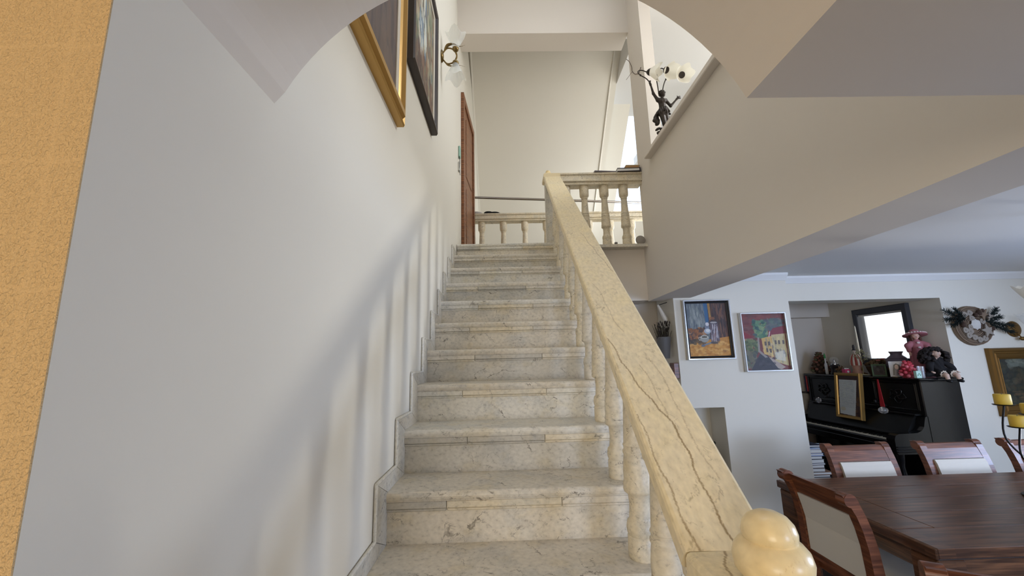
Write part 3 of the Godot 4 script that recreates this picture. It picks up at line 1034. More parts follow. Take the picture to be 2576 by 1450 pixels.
func balustrades() -> void:
	var o := P(0.45, Y0 - H * 5, 1.9)
	o.y = 0.0
	var t := thing("stair_balustrade", "sloping marble handrail on turned balusters with a ball finial at its foot", "balustrade", o)
	var a := P(rail_x(0.82), rail_top(0.82), 0.82)
	var b := P(rail_x(3.95), rail_top(3.95), 3.95)
	var dir := (b - a).normalized()
	var side := dir.cross(Vector3.UP).normalized()
	var up := side.cross(dir).normalized()
	var cuts := [0.0, 0.262, 0.475, 0.60, 1.0]
	for i in 4:
		var st := mb()
		var p0 := a.lerp(b, cuts[i]) + dir * (0.001 if i else 0.0)
		var p1 := a.lerp(b, cuts[i + 1]) - dir * 0.001
		sweep(st, rail_prof, p0 - o, p1 - o, side, up, 1.0 - cuts[i] * 1.0, 1.0 - cuts[i + 1])
		obj("handrail", st, M.rail, t)
	var st := mb()
	var core := []
	for q in rail_prof:
		core.append([q[0] * 0.97, (q[1] + 0.046) * 0.96 - 0.046])
	sweep(st, core, a + dir * 0.01 - o, b - dir * 0.01 - o, side, up)
	obj("joint_mortar", st, M.joint, t)
	# level cap over the lower newel
	st = mb()
	sweep(st, rail_prof, P(rail_x(0.82), -0.36, 0.82) - o, P(rail_x(0.82), -0.36, 0.60) - o, Vector3.RIGHT, Vector3.UP, 0.9, 0.8)
	obj("newel_cap", st, M.rail, t)
	st = mb()
	cbox(st, P(0.412, (-1.191 - 0.45) / 2, 0.70) - o, Vector3(0.125, 0.738, 0.125), 0.01)
	obj("newel", st, M.baluster, t)
	st = mb()
	lathe(st, [[0.0, 0.0], [0.036, 0.0], [0.036, 0.010], [0.030, 0.014], [0.044, 0.022], [0.055, 0.036], [0.0575, 0.052], [0.054, 0.066], [0.046, 0.076], [0.040, 0.079], [0.0385, 0.081], [0.040, 0.083], [0.0405, 0.092], [0.037, 0.104], [0.029, 0.114], [0.016, 0.1205], [0.0, 0.122]], 40, Transform3D(Basis(), P(0.418, -0.372, 0.700) - o))
	obj("finial", st, M.finial, t)
	for k in range(-2, 10):
		var z := ZR + D * k - NOSE + 0.112
		var y := Y0 + H * k
		var h := rail_top(z) - 0.117 - y + 0.03
		st = mb()
		lathe(st, baluster_profile(h), 24, Transform3D(Basis(), P(rail_x(z) + 0.004, y, z) - o))
		obj("baluster", st, [M.baluster, M.marble_cream, M.baluster, M.marble][absi(k) % 4], t)
	# upper newel
	st = mb()
	cbox(st, P(0.525, (1.149 + 1.86) / 2, 4.03) - o, Vector3(0.12, 1.86 - 1.149, 0.12), 0.008)
	obj("newel", st, M.marble_grey, t)
	st = mb()
	sweep(st, rail_prof, P(0.535, 1.925, 3.94) - o, P(0.535, 1.925, 4.13) - o, Vector3.RIGHT, Vector3.UP, 0.1, 0.05)
	obj("newel_cap", st, M.rail, t)
	st = mb()
	lathe(st, [[0.0, 0.0], [0.034, 0.0], [0.044, 0.014], [0.044, 0.03], [0.032, 0.042], [0.022, 0.046], [0.026, 0.056], [0.020, 0.068], [0.0, 0.074]], 24, Transform3D(Basis(), P(0.505, 1.924, 4.03) - o))
	obj("finial", st, M.finial, t)
	# level balustrade on the landing, up to the pillar
	o = P(1.05, 1.149, 4.05)
	t = thing("landing_balustrade", "short level marble balustrade between handrail and pillar", "balustrade", o)
	level_rail(t, 0.625, XW, 1.94, 4.05, 0.125)
	for x in [0.69, 0.885, 1.098, 1.308]:
		st = mb()
		lathe(st, baluster_profile(0.672), 24, Transform3D(Basis(), P(x, 1.149, 4.05) - o))
		obj("baluster", st, M.baluster, t)
	# balustrade of the gallery behind
	o = P(0.9, 1.149, 5.2)
	t = thing("gallery_balustrade", "level marble balustrade at the back of the landing", "balustrade", o)
	level_rail(t, -0.38, 2.3, 1.94, 5.2, 0.10)
	for i in 9:
		st = mb()
		lathe(st, baluster_profile(0.695), 20, Transform3D(Basis(), P(-0.272 + 0.29 * i, 1.149, 5.2) - o))
		obj("baluster", st, M.baluster, t)

func level_rail(t: Node3D, x0: float, x1: float, y: float, z: float, thick: float) -> void:
	var prof := [[-0.085, -0.004], [-0.081, 0.0], [0.081, 0.0], [0.085, -0.004], [0.085, -0.020], [0.072, -0.026], [0.072, -thick * 0.55], [0.078, -thick * 0.6], [0.078, -thick * 0.75], [0.062, -thick * 0.82], [0.062, -thick], [-0.062, -thick], [-0.062, -thick * 0.82], [-0.078, -thick * 0.75], [-0.078, -thick * 0.6], [-0.072, -thick * 0.55], [-0.072, -0.026], [-0.085, -0.020]]
	var n := int(ceil((x1 - x0) / 0.48))
	for i in n:
		var st := mb()
		var a := lerpf(x0, x1, float(i) / n) + 0.0008
		var b := lerpf(x0, x1, float(i + 1) / n) - 0.0008
		sweep(st, prof, P(a, y, z) - t.position, P(b, y, z) - t.position, Vector3(0, 0, 1), Vector3.UP)
		obj("rail", st, [M.marble_cream, M.baluster][i % 2], t)

# ------------------------------------------------------------------ pictures
func picture(called: String, label: String, at: Vector3, turn: float, w: float, h: float, prof: Array, fm: Material, art: Material, liner: Material = null, liner_w := 0.0, group := "", tilt := 0.0) -> Node3D:
	# at is the middle of the back; prof runs from the outer edge inwards
	var t := thing(called, label, "picture", at, turn, group)
	t.rotation.z = tilt
	var st := mb()
	ring_frame(st, w, h, prof)
	obj("frame", st, fm, t)
	var ins: float = prof[-1][0]
	var zc: float = prof[-1][1]
	if liner:
		st = mb()
		ring_frame(st, w - 2 * ins, h - 2 * ins, [[0.0, zc], [0.004, zc + 0.004], [liner_w, zc - 0.002], [liner_w, zc - 0.008]])
		obj("liner", st, liner, t)
		ins += liner_w
		zc -= 0.006
	st = mb()
	canvas(st, w - 2 * ins + 0.004, h - 2 * ins + 0.004, zc - 0.001)
	obj("canvas", st, art, t)
	st = mb()
	cbox(st, Vector3(0, 0, 0.004), Vector3(w - 0.02, h - 0.02, 0.006), 0.001)
	obj("backing", st, M.wood_dark, t)
	return t

func art_still_life() -> Image:
	var im := Image.create(200, 256, false, Image.FORMAT_RGB8)
	im.fill(c8(84, 90, 96))
	strokes(im, 0, 0, 0.5, 0.6, 240, [c8(96, 104, 110), c8(122, 130, 132), c8(74, 82, 94), c8(140, 146, 140)], 0.03, 0.09, 0.5)
	strokes(im, 0.08, 0.05, 0.34, 0.42, 60, [c8(160, 164, 156), c8(126, 132, 128)], 0.02, 0.06, 0.45)
	shape(im, [[0.44, 0], [0.54, 0], [0.55, 0.34], [0.46, 0.40]], c8(44, 92, 136), 0.85)
	shape(im, [[0.54, 0], [1, 0], [1, 0.78], [0.54, 0.70]], c8(74, 48, 34))
	strokes(im, 0.56, 0.02, 0.98, 0.68, 140, [c8(104, 66, 42), c8(52, 36, 32), c8(134, 88, 58), c8(60, 44, 48)], 0.02, 0.09, 0.55)
	shape(im, [[0.54, 0], [0.60, 0], [0.61, 0.30], [0.56, 0.32]], c8(196, 148, 66), 0.7)
	strokes(im, 0, 0.48, 0.45, 0.70, 90, [c8(150, 92, 44), c8(96, 60, 40), c8(190, 128, 76), c8(70, 56, 52)], 0.05, 0.035, 0.7)
	shape(im, [[0, 0.74], [0.4, 0.70], [1, 0.64], [1, 1], [0, 1]], c8(188, 128, 48))
	strokes(im, 0, 0.72, 1, 1, 160, [c8(204, 146, 62), c8(168, 110, 40), c8(220, 170, 92)], 0.05, 0.025, 0.55)
	strokes(im, 0, 0.68, 0.4, 0.78, 40, [c8(60, 50, 40), c8(96, 76, 44)], 0.05, 0.02, 0.6)
	# jar
	shape(im, [[0.56, 0.38], [0.74, 0.36], [0.77, 0.72], [0.55, 0.74]], c8(104, 92, 104), 0.85)
	strokes(im, 0.57, 0.42, 0.75, 0.72, 60, [c8(176, 168, 172), c8(74, 64, 74), c8(204, 196, 196), c8(120, 84, 80)], 0.015, 0.06, 0.6)
	dab(im, 0.65, 0.37, 0.11, 0.03, c8(60, 54, 64), 0.9)
	dab(im, 0.65, 0.37, 0.085, 0.018, c8(178, 170, 166), 0.9)
	dab(im, 0.62, 0.29, 0.07, 0.03, c8(140, 88, 54), 0.8)
	# stacked pots and the cup
	dab(im, 0.49, 0.40, 0.045, 0.035, c8(208, 204, 206))
	dab(im, 0.48, 0.46, 0.06, 0.03, c8(120, 126, 140))
	dab(im, 0.48, 0.53, 0.085, 0.05, c8(168, 176, 186))
	dab(im, 0.49, 0.52, 0.05, 0.03, c8(216, 216, 214))
	dab(im, 0.39, 0.67, 0.11, 0.07, c8(150, 150, 142))
	dab(im, 0.39, 0.64, 0.10, 0.03, c8(204, 202, 190))
	dab(im, 0.39, 0.64, 0.075, 0.02, c8(92, 86, 72))
	dab(im, 0.27, 0.67, 0.03, 0.035, c8(176, 176, 166))
	dab(im, 0.27, 0.67, 0.017, 0.02, c8(96, 76, 60))
	line(im, 0.33, 0.80, 0.60, 0.74, 0.03, c8(120, 126, 132))
	dab(im, 0.34, 0.80, 0.05, 0.022, c8(96, 104, 116))
	dab(im, 0.62, 0.75, 0.09, 0.022, c8(60, 58, 66), 0.8)
	# signature
	for i in 6:
		line(im, 0.80 + i * 0.02, 0.90 + 0.008 * (i % 2), 0.812 + i * 0.02, 0.893 + 0.008 * ((i + 1) % 2), 0.007, c8(36, 26, 20))
	for i in 3:
		line(im, 0.85 + i * 0.015, 0.925, 0.858 + i * 0.015, 0.918, 0.006, c8(36, 26, 20))
	return im

func art_street() -> Image:
	var im := Image.create(200, 256, false, Image.FORMAT_RGB8)
	im.fill(c8(112, 54, 52))
	strokes(im, 0, 0, 1, 0.45, 160, [c8(124, 62, 56), c8(98, 48, 50), c8(138, 74, 62), c8(110, 70, 64)], 0.09, 0.03, 0.5)
	shape(im, [[0, 0.30], [0.24, 0.42], [0, 0.44]], c8(130, 34, 40))
	shape(im, [[0, 0.44], [0.22, 0.44], [0.2, 0.60], [0, 0.60]], c8(150, 122, 92))
	strokes(im, 0.28, 0.12, 0.56, 0.42, 110, [c8(66, 104, 78), c8(88, 126, 92), c8(52, 84, 80), c8(126, 146, 100)], 0.05, 0.035, 0.75)
	strokes(im, 0.56, 0.10, 0.96, 0.30, 90, [c8(74, 82, 88), c8(96, 100, 96), c8(86, 104, 92)], 0.05, 0.035, 0.7)
	shape(im, [[0.56, 0.40], [0.72, 0.26], [0.98, 0.22], [0.98, 0.36], [0.70, 0.44]], c8(122, 44, 52))
	shape(im, [[0.42, 0.44], [0.66, 0.40], [0.66, 0.78], [0.44, 0.72]], c8(196, 160, 92))
	shape(im, [[0.66, 0.38], [0.98, 0.36], [0.98, 0.94], [0.68, 0.86]], c8(186, 168, 122))
	strokes(im, 0.44, 0.44, 0.98, 0.84, 70, [c8(214, 190, 130), c8(160, 140, 96), c8(206, 196, 168), c8(108, 112, 112)], 0.02, 0.05, 0.45)
	for q in [[0.48, 0.50], [0.56, 0.50], [0.50, 0.62], [0.58, 0.63], [0.72, 0.48], [0.80, 0.48], [0.90, 0.48], [0.74, 0.64], [0.88, 0.66]]:
		shape(im, [[q[0], q[1]], [q[0] + 0.045, q[1]], [q[0] + 0.045, q[1] + 0.07], [q[0], q[1] + 0.07]], c8(76, 66, 64), 0.85)
	shape(im, [[0.70, 0.70], [0.92, 0.66], [0.92, 0.86], [0.70, 0.82]], c8(206, 202, 186), 0.7)
	line(im, 0.60, 0.42, 0.64, 0.32, 0.02, c8(200, 190, 196))
	strokes(im, 0.04, 0.46, 0.32, 0.66, 70, [c8(92, 104, 66), c8(72, 84, 58), c8(120, 128, 84)], 0.045, 0.035, 0.8)
	strokes(im, 0.0, 0.68, 0.24, 0.96, 70, [c8(86, 92, 74), c8(62, 70, 66), c8(110, 104, 84)], 0.045, 0.04, 0.75)
	shape(im, [[0.34, 0.72], [0.50, 0.74], [0.78, 1.0], [0.10, 1.0]], c8(58, 56, 62))
	shape(im, [[0.33, 0.42], [0.37, 0.42], [0.36, 0.66], [0.52, 0.78], [0.46, 0.79], [0.31, 0.68]], c8(150, 142, 132), 0.9)
	shape(im, [[0.54, 0.78], [0.62, 0.80], [0.90, 0.96], [0.80, 1.0], [0.72, 0.98]], c8(168, 156, 142), 0.9)
	strokes(im, 0.2, 0.8, 0.66, 1.0, 30, [c8(70, 66, 70), c8(48, 48, 54)], 0.05, 0.02, 0.5)
	return im

func art_brown() -> Image:
	var im := Image.create(160, 192, false, Image.FORMAT_RGB8)
	im.fill(c8(92, 74, 66))
	strokes(im, 0, 0, 1, 1, 260, [c8(106, 86, 74), c8(76, 62, 60), c8(118, 100, 88), c8(88, 66, 58), c8(70, 64, 68)], 0.04, 0.16, 0.4)
	strokes(im, 0.3, 0.0, 0.8, 0.5, 60, [c8(160, 132, 96), c8(126, 96, 74)], 0.03, 0.10, 0.4)
	return im

func art_figures() -> Image:
	var im := Image.create(160, 192, false, Image.FORMAT_RGB8)
	im.fill(c8(120, 112, 92))
	strokes(im, 0, 0, 1, 1, 320, [c8(150, 150, 120), c8(96, 80, 66), c8(84, 100, 116), c8(186, 178, 150), c8(140, 104, 78), c8(104, 116, 92)], 0.04, 0.07, 0.6)
	strokes(im, 0.25, 0.1, 0.6, 0.7, 60, [c8(196, 204, 200), c8(98, 122, 146), c8(222, 220, 204)], 0.03, 0.08, 0.65)
	strokes(im, 0.1, 0.7, 0.95, 1.0, 80, [c8(98, 70, 52), c8(72, 54, 46), c8(128, 94, 70)], 0.04, 0.06, 0.6)
	return im

func art_forest() -> Image:
	var im := Image.create(192, 160, false, Image.FORMAT_RGB8)
	im.fill(c8(38, 40, 32))
	strokes(im, 0, 0.1, 1, 1, 340, [c8(52, 54, 38), c8(30, 32, 28), c8(66, 62, 42), c8(44, 50, 40), c8(80, 66, 46)], 0.05, 0.05, 0.5)
	strokes(im, 0.2, 0.0, 0.8, 0.2, 50, [c8(120, 124, 110), c8(92, 98, 88)], 0.07, 0.05, 0.55)
	strokes(im, 0.05, 0.7, 0.9, 0.95, 40, [c8(104, 80, 52), c8(70, 58, 40)], 0.08, 0.02, 0.5)
	return im

func wall_pictures() -> void:
	rng.seed = 21
	var gold := [[0.0, 0.0], [0.0, 0.030], [0.006, 0.036], [0.018, 0.030], [0.024, 0.030], [0.030, 0.044], [0.048, 0.046], [0.056, 0.030], [0.066, 0.026], [0.070, 0.030], [0.082, 0.022]]
	picture("gilt_painting", "large brown painting in a wide ribbed gilt frame, nearest on the stair wall", P(XL, 1.03 + 0.52, 1.19), PI / 2, 0.90, 1.04, gold, M.gold, painted(art_brown()), M.cream_fabric, 0.022, "paintings on the stair wall")
	var dark := [[0.0, 0.0], [0.0, 0.036], [0.008, 0.044], [0.030, 0.040], [0.040, 0.028], [0.048, 0.024]]
	picture("framed_painting", "colourful painting in a dark brown frame beside the wall lamp", P(XL, 1.48 + 0.45, 2.11), PI / 2, 0.70, 0.90, dark, M.dark_frame, painted(art_figures()), M.cream_fabric, 0.012, "paintings on the stair wall")
	# the two small paintings in the dining room
	var thin := [[0.0, 0.0], [0.0, 0.040], [0.003, 0.044], [0.012, 0.044], [0.016, 0.038], [0.018, 0.022]]
	picture("still_life_painting", "still life of cup and glass jar in a thin silver frame", P(1.979, 0.249, ZB), 0.0, 0.462, 0.578, thin, M.silver, painted(art_still_life()), M.black, 0.016, "small silver framed paintings", 0.0)
	picture("street_painting", "painting of a village street under a red sky in thin silver frame", P(2.520, 0.118, ZB), 0.0, 0.452, 0.565, thin, M.silver, painted(art_street()), null, 0.0, "small silver framed paintings", 0.0)
	# large gilt frame on the far wall
	var wide := [[0.0, 0.0], [0.0, 0.040], [0.012, 0.056], [0.030, 0.052], [0.038, 0.040], [0.050, 0.038], [0.058, 0.046], [0.080, 0.034], [0.098, 0.022], [0.102, 0.026], [0.112, 0.016]]
	picture("landscape_painting", "dark woodland painting in a wide carved gilt frame right of the piano", P(5.26, -0.335, ZC), 0.0, 0.68, 0.67, wide, M.gold_dark, painted(art_forest()))

# ------------------------------------------------------------------ lamp, statuette and oddments round the landing
func tulip(st: SurfaceTool, xf: Transform3D, r: float, h: float, petals := 5, flare := 0.5) -> void:
	# a glass flower shade opening upwards along local y
	var segs := petals * 6
	var rows := 6
	for i in rows:
		for k in segs:
			var p := []
			for w in [[i, k], [i, k + 1], [i + 1, k + 1], [i + 1, k]]:
				var t: float = TAU * w[1] / segs
				var v: float = float(w[0]) / rows
				var rr := r * (0.30 + 0.55 * sin(v * 1.9)) + r * flare * v * v * v
				var tip := (0.5 + 0.5 * cos(t * petals)) * v * v
				p.append(xf * Vector3(cos(t) * (rr + tip * r * 0.25), h * (v * 0.72 + tip * 0.28), sin(t) * (rr + tip * r * 0.25)))
			var c: Vector3 = (p[0] + p[2]) / 2 - xf * Vector3(0, h * 0.4, 0)
			var axis := xf.basis * Vector3.UP
			quad(st, p[0], p[1], p[2], p[3], c - axis * axis.dot(c))

func aim(dir: Vector3, at: Vector3) -> Transform3D:
	# local y along dir
	var y := dir.normalized()
	var x := y.cross(Vector3(0.3, 0.1, 1)).normalized()
	return Transform3D(Basis(x, y, x.cross(y)), at)

func landing_details() -> void:
	# wall lamp with two glass flowers
	var o := P(XL, 2.40, 2.84)
	var t := thing("wall_sconce", "brass wall lamp with two glass tulip shades on curling arms", "wall lamp", o)
	var st := mb()
	var plate := Transform3D(Basis(Vector3(0, -1, 0), Vector3(1, 0, 0), Vector3(0, 0, 1)), Vector3.ZERO)
	plate.basis.x *= 1.9
	lathe(st, [[0.028, 0.0], [0.030, 0.006], [0.026, 0.014], [0.012, 0.020], [0.0, 0.021]], 18, plate)
	obj("wall_plate", st, M.brass, t)
	for s in [1.0, -1.0]:
		st = mb()
		tube(st, curve([Vector3(0.015, -0.03 * s, 0), Vector3(0.05, -0.07 * s, 0.0), Vector3(0.10, -0.055 * s, 0), Vector3(0.125, 0.0, 0), Vector3(0.115, 0.045 * s, 0)], 5), [0.006], 7)
		obj("arm", st, M.brass, t)
		st = mb()
		tube(st, curve([Vector3(0.02, 0.03 * s, 0.0), Vector3(0.05, 0.085 * s, 0.01), Vector3(0.10, 0.10 * s, 0.01), Vector3(0.15, 0.085 * s, 0.0), Vector3(0.19, 0.10 * s, 0.0)], 5), [0.004, 0.006, 0.010, 0.013, 0.015, 0.016, 0.015, 0.013, 0.011, 0.009, 0.008, 0.006, 0.005, 0.004, 0.003, 0.003, 0.002, 0.002, 0.001], 6, 0.35)
		obj("leaf", st, M.brass, t)
		st = mb()
		lathe(st, [[0.0, 0.0], [0.012, 0.0], [0.024, 0.014], [0.026, 0.03], [0.020, 0.036]], 14, Transform3D(Basis(Vector3(1, 0, 0), Vector3(0, s, 0), Vector3(0, 0, s)), Vector3(0.115, 0.04 * s, 0)))
		obj("cup", st, M.brass, t)
		st = mb()
		tulip(st, Transform3D(Basis(Vector3(1, 0, 0), Vector3(0, s, 0), Vector3(0, 0, s)), Vector3(0.115, 0.06 * s, 0)), 0.052, 0.16, 4, 0.55)
		obj("shade", st, M.flower_glass, t)
	statuette()
	# things left on the landing rails
	st = mb()
	cbox(st, Vector3(0, 0.008, 0), Vector3(0.24, 0.014, 0.18), 0.003)
	single("magazine", "thin grey magazine lying at the left end of the pile on the landing rail", "magazine", P(1.10, 1.9405, 4.05), st, mat(c8(132, 126, 132), 0.5), "", 0.1)
	t = thing("album", "dark bound album with pale pages beside the pillar", "book", P(1.36, 1.9405, 4.05), -0.04)
	st = mb()
	cbox(st, Vector3(0, 0.003, 0), Vector3(0.245, 0.005, 0.20), 0.001)
	cbox(st, Vector3(0, 0.037, 0), Vector3(0.245, 0.005, 0.20), 0.001)
	cbox(st, Vector3(0.121, 0.02, 0), Vector3(0.006, 0.036, 0.20), 0.001)
	obj("cover", st, mat(c8(60, 54, 58), 0.6), t)
	st = mb()
	cbox(st, Vector3(-0.004, 0.02, 0), Vector3(0.232, 0.028, 0.19), 0.002)
	obj("pages", st, M.paper, t)
	t = thing("wooden_box", "small light wooden box on top of the dark album", "box", P(1.405, 1.981, 4.06))
	st = mb()
	prism(st, PackedVector2Array([Vector2(-0.095, 0), Vector2(0.075, 0), Vector2(0.075, 0.045), Vector2(-0.06, 0.045)]), 0.12, Transform3D(Basis(), Vector3(0, 0, -0.06)))
	obj("body", st, mat(c8(186, 142, 90), 0.6), t)
	st = mb()
	cbox(st, Vector3(0.01, 0.050, 0), Vector3(0.15, 0.010, 0.126), 0.003)
	obj("lid", st, mat(c8(214, 196, 158), 0.6), t)
	st = mb()
	blob(st, Vector3(-0.05, 0.028, 0), Vector3(0.065, 0.028, 0.05), 14, 8)
	blob(st, Vector3(0.03, 0.022, 0.01), Vector3(0.075, 0.022, 0.045), 14, 8)
	blob(st, Vector3(0.09, 0.012, 0.015), Vector3(0.035, 0.013, 0.03), 10, 6)
	single("black_cap", "crumpled black cap lying on the gallery rail by the door", "cap", P(-0.13, 1.9405, 5.2), st, mat(c8(20, 20, 22), 0.9))
	st = mb()
	blob(st, Vector3(0, 0.026, 0), Vector3(0.075, 0.028, 0.06), 14, 8)
	single("folded_cloth", "pale grey folded cloth on the gallery rail next to the black cap", "cloth", P(-0.335, 1.9395, 5.2), st, mat(c8(196, 190, 186), 0.95))
	# slim metal bar behind the landing
	st = mb()
	tube(st, [P(-0.385, 2.256, 5.33) - P(0.8, 2.256, 5.45), P(2.2, 2.256, 5.64) - P(0.8, 2.256, 5.45)], [0.017], 12)
	single("metal_rail", "slim dark metal rail running across behind the landing", "rail", P(0.8, 2.256, 5.45), st, M.chrome)
	# tin and stone on the landing floor, wire on the pillar, ornaments by the door
	t = thing("metal_tin", "tiny striped metal tin standing between two landing balusters", "tin", P(1.183, 1.1495, 4.03))
	st = mb()
	lathe(st, [[0.0, 0.0], [0.015, 0.0], [0.016, 0.004], [0.016, 0.034], [0.0, 0.034]], 14)
	obj("body", st, M.black, t)
	st = mb()
	lathe(st, [[0.0168, 0.008], [0.0168, 0.014]], 14)
	lathe(st, [[0.0168, 0.022], [0.0168, 0.028]], 14)
	obj("band", st, M.silver, t)
	st = mb()
	lathe(st, [[0.0, -0.012], [0.045, -0.012], [0.05, -0.006], [0.05, 0.006], [0.045, 0.012], [0.0, 0.012]], 24, Transform3D(Basis(Vector3(1, 0, 0), Vector3(0, 0.2, 0.98), Vector3(0, -0.98, 0.2)), Vector3(0, 0.05, 0)))
	single("stone_disc", "small round grey stone disc leaning by the pillar on the landing", "stone", P(1.44, 1.151, 4.02), st, mat(c8(150, 142, 132), 0.8))
	st = mb()
	tube(st, curve([P(1.44, 3.32, 4.0), P(1.47, 3.28, 3.99), P(1.49, 3.20, 3.98), P(1.487, 3.14, 3.97), P(1.49, 3.05, 3.90), P(1.489, 3.00, 3.83), P(1.489, 2.98, 3.80), P(1.488, 2.99, 3.72)].map(func(q): return q - P(1.48, 2.97, 3.9)), 4), [0.003], 5)
	tube(st, [P(1.489, 3.14, 3.97) - P(1.48, 2.97, 3.9), P(1.42, 3.05, 3.99) - P(1.48, 2.97, 3.9)], [0.002], 5)
	single("dry_twig", "thin dry twig hanging on the plaster pillar", "twig", P(1.48, 2.97, 3.9), st, mat(c8(96, 78, 66), 0.8))
	t = thing("door_ornament", "small green and white hanging ornament on the wall before the door", "ornament", P(XL, 2.10, 4.06))
	st = mb()
	cbox(st, Vector3(0.012, 0.14, 0.0), Vector3(0.022, 0.13, 0.07), 0.008)
	obj("green_plaque", st, mat(c8(150, 186, 168), 0.6), t)
	st = mb()
	cbox(st, Vector3(0.01, -0.04, 0.02), Vector3(0.018, 0.11, 0.06), 0.008)
	obj("white_plaque", st, mat(c8(226, 222, 212), 0.6), t)
	st = mb()
	tube(st, curve([Vector3(0.012, 0.08, 0.03), Vector3(0.02, 0.0, 0.05), Vector3(0.015, -0.07, 0.045), Vector3(0.02, -0.14, 0.03)], 4), [0.003], 5)
	obj("cord", st, M.iron, t)

func statuette() -> void:
	var o := P(1.545, 1.9865, 3.43)
	var t := thing("statuette_lamp", "dark bronze statuette of a dancing woman holding three white glass flower lamps", "lamp", o)
	# local: y up, x right, z towards the viewer
	var st := mb()
	lathe(st, [[0.0, 0.0], [0.075, 0.0], [0.078, 0.008], [0.070, 0.018], [0.060, 0.022], [0.056, 0.05], [0.040, 0.062], [0.0, 0.066]], 20)
	blob(st, Vector3(-0.05, 0.07, 0.01), Vector3(0.035, 0.02, 0.025), 10, 6)
	blob(st, Vector3(-0.065, 0.115, 0.0), Vector3(0.03, 0.012, 0.02), 10, 6, Basis(Vector3(0, 0, 1), 0.5))
	blob(st, Vector3(-0.03, 0.10, 0.015), Vector3(0.03, 0.014, 0.02), 10, 6, Basis(Vector3(0, 0, 1), -0.5))
	obj("base", st, M.bronze, t)
	var k := [
		[Vector3(0.0, 0.06, 0.01), Vector3(0.004, 0.10, 0.0), 0.014, 0.012],
		[Vector3(0.004, 0.10, 0.0), Vector3(0.0, 0.17, 0.006), 0.012, 0.019],
		[Vector3(0.0, 0.17, 0.006), Vector3(-0.012, 0.275, 0.0), 0.019, 0.027],
		[Vector3(0.03, 0.085, -0.01), Vector3(0.034, 0.125, -0.012), 0.010, 0.012],
		[Vector3(0.034, 0.125, -0.012), Vector3(0.036, 0.19, 0.0), 0.012, 0.019],
		[Vector3(0.036, 0.19, 0.0), Vector3(0.022, 0.275, 0.0), 0.019, 0.027],
		[Vector3(-0.010, 0.28, 0.0), Vector3(0.020, 0.28, 0.0), 0.034, 0.034],
		[Vector3(0.004, 0.29, 0.0), Vector3(0.0, 0.345, 0.0), 0.034, 0.029],
		[Vector3(0.0, 0.345, 0.0), Vector3(-0.002, 0.40, 0.002), 0.029, 0.034],
		[Vector3(-0.035, 0.415, 0.0), Vector3(0.03, 0.41, 0.0), 0.020, 0.020],
		[Vector3(-0.014, 0.392, 0.022), Vector3(-0.014, 0.388, 0.024), 0.016, 0.014],
		[Vector3(0.012, 0.390, 0.022), Vector3(0.012, 0.386, 0.024), 0.016, 0.014],
		[Vector3(0.0, 0.42, 0.0), Vector3(0.006, 0.455, 0.003), 0.013, 0.012],
		[Vector3(0.009, 0.478, 0.006), Vector3(0.012, 0.462, 0.012), 0.026, 0.019],
		[Vector3(0.004, 0.488, -0.008), Vector3(0.006, 0.480, -0.004), 0.027, 0.027],
		[Vector3(-0.040, 0.418, 0.0), Vector3(-0.075, 0.485, 0.0), 0.016, 0.012],
		[Vector3(-0.075, 0.485, 0.0), Vector3(-0.098, 0.575, 0.01), 0.012, 0.008],
		[Vector3(-0.098, 0.575, 0.01), Vector3(-0.104, 0.592, 0.012), 0.010, 0.008],
		[Vector3(0.038, 0.408, 0.0), Vector3(0.075, 0.345, 0.01), 0.016, 0.012],
		[Vector3(0.075, 0.345, 0.01), Vector3(0.130, 0.405, 0.03), 0.012, 0.008],
		[Vector3(0.130, 0.405, 0.03), Vector3(0.142, 0.414, 0.034), 0.009, 0.008]]
	for i in 4:
		var a := -0.5 + i * 0.45
		k.append([Vector3(0.142, 0.414, 0.034), Vector3(0.142 + 0.026 * cos(a), 0.414 + 0.026 * sin(a), 0.036), 0.0045, 0.003])
	k.append([Vector3(0.138, 0.416, 0.034), Vector3(0.132, 0.438, 0.036), 0.004, 0.003])
	for i in 3:
		k.append([Vector3(-0.106, 0.592, 0.012), Vector3(-0.112 + 0.010 * i, 0.612, 0.014), 0.004, 0.003])
	inst("figure", nets(k, 0.0055, 0.010), M.bronze, t)
	# ruffled skirt round the hips
	var sk := []
	for i in 11:
		var a := TAU * i / 11.0
		var r := 0.046 + 0.008 * sin(i * 2.3)
		sk.append([Vector3(0.004 + 0.030 * cos(a), 0.320, 0.028 * sin(a)), Vector3(0.004 + r * cos(a), 0.290 - 0.010 * (i % 3), r * sin(a) * 0.8), 0.013, 0.013])
	for q in [[-0.066, 0.225, 0.034], [-0.052, 0.195, 0.030], [-0.060, 0.262, 0.026], [0.078, 0.205, 0.026], [0.092, 0.19, 0.018], [0.068, 0.235, 0.024], [0.078, 0.29, 0.016]]:
		sk.append([Vector3(q[0] * 0.75, q[1] + 0.03, -0.038), Vector3(q[0], q[1], -0.034), q[2] * 0.6, q[2] * 0.72])
	inst("skirt", nets(sk, 0.006, 0.010, [14.0, 60.0, 0.003, 0.0, 1.0]), M.bronze, t)
	st = mb()
	for q in [[0.0, 0.512], [0.02, 0.508], [-0.012, 0.505], [0.03, 0.494], [-0.02, 0.492]]:
		blob(st, Vector3(q[0] + 0.002, q[1], 0.0), Vector3(0.012, 0.010, 0.014), 8, 6)
	obj("hair", st, M.bronze, t)
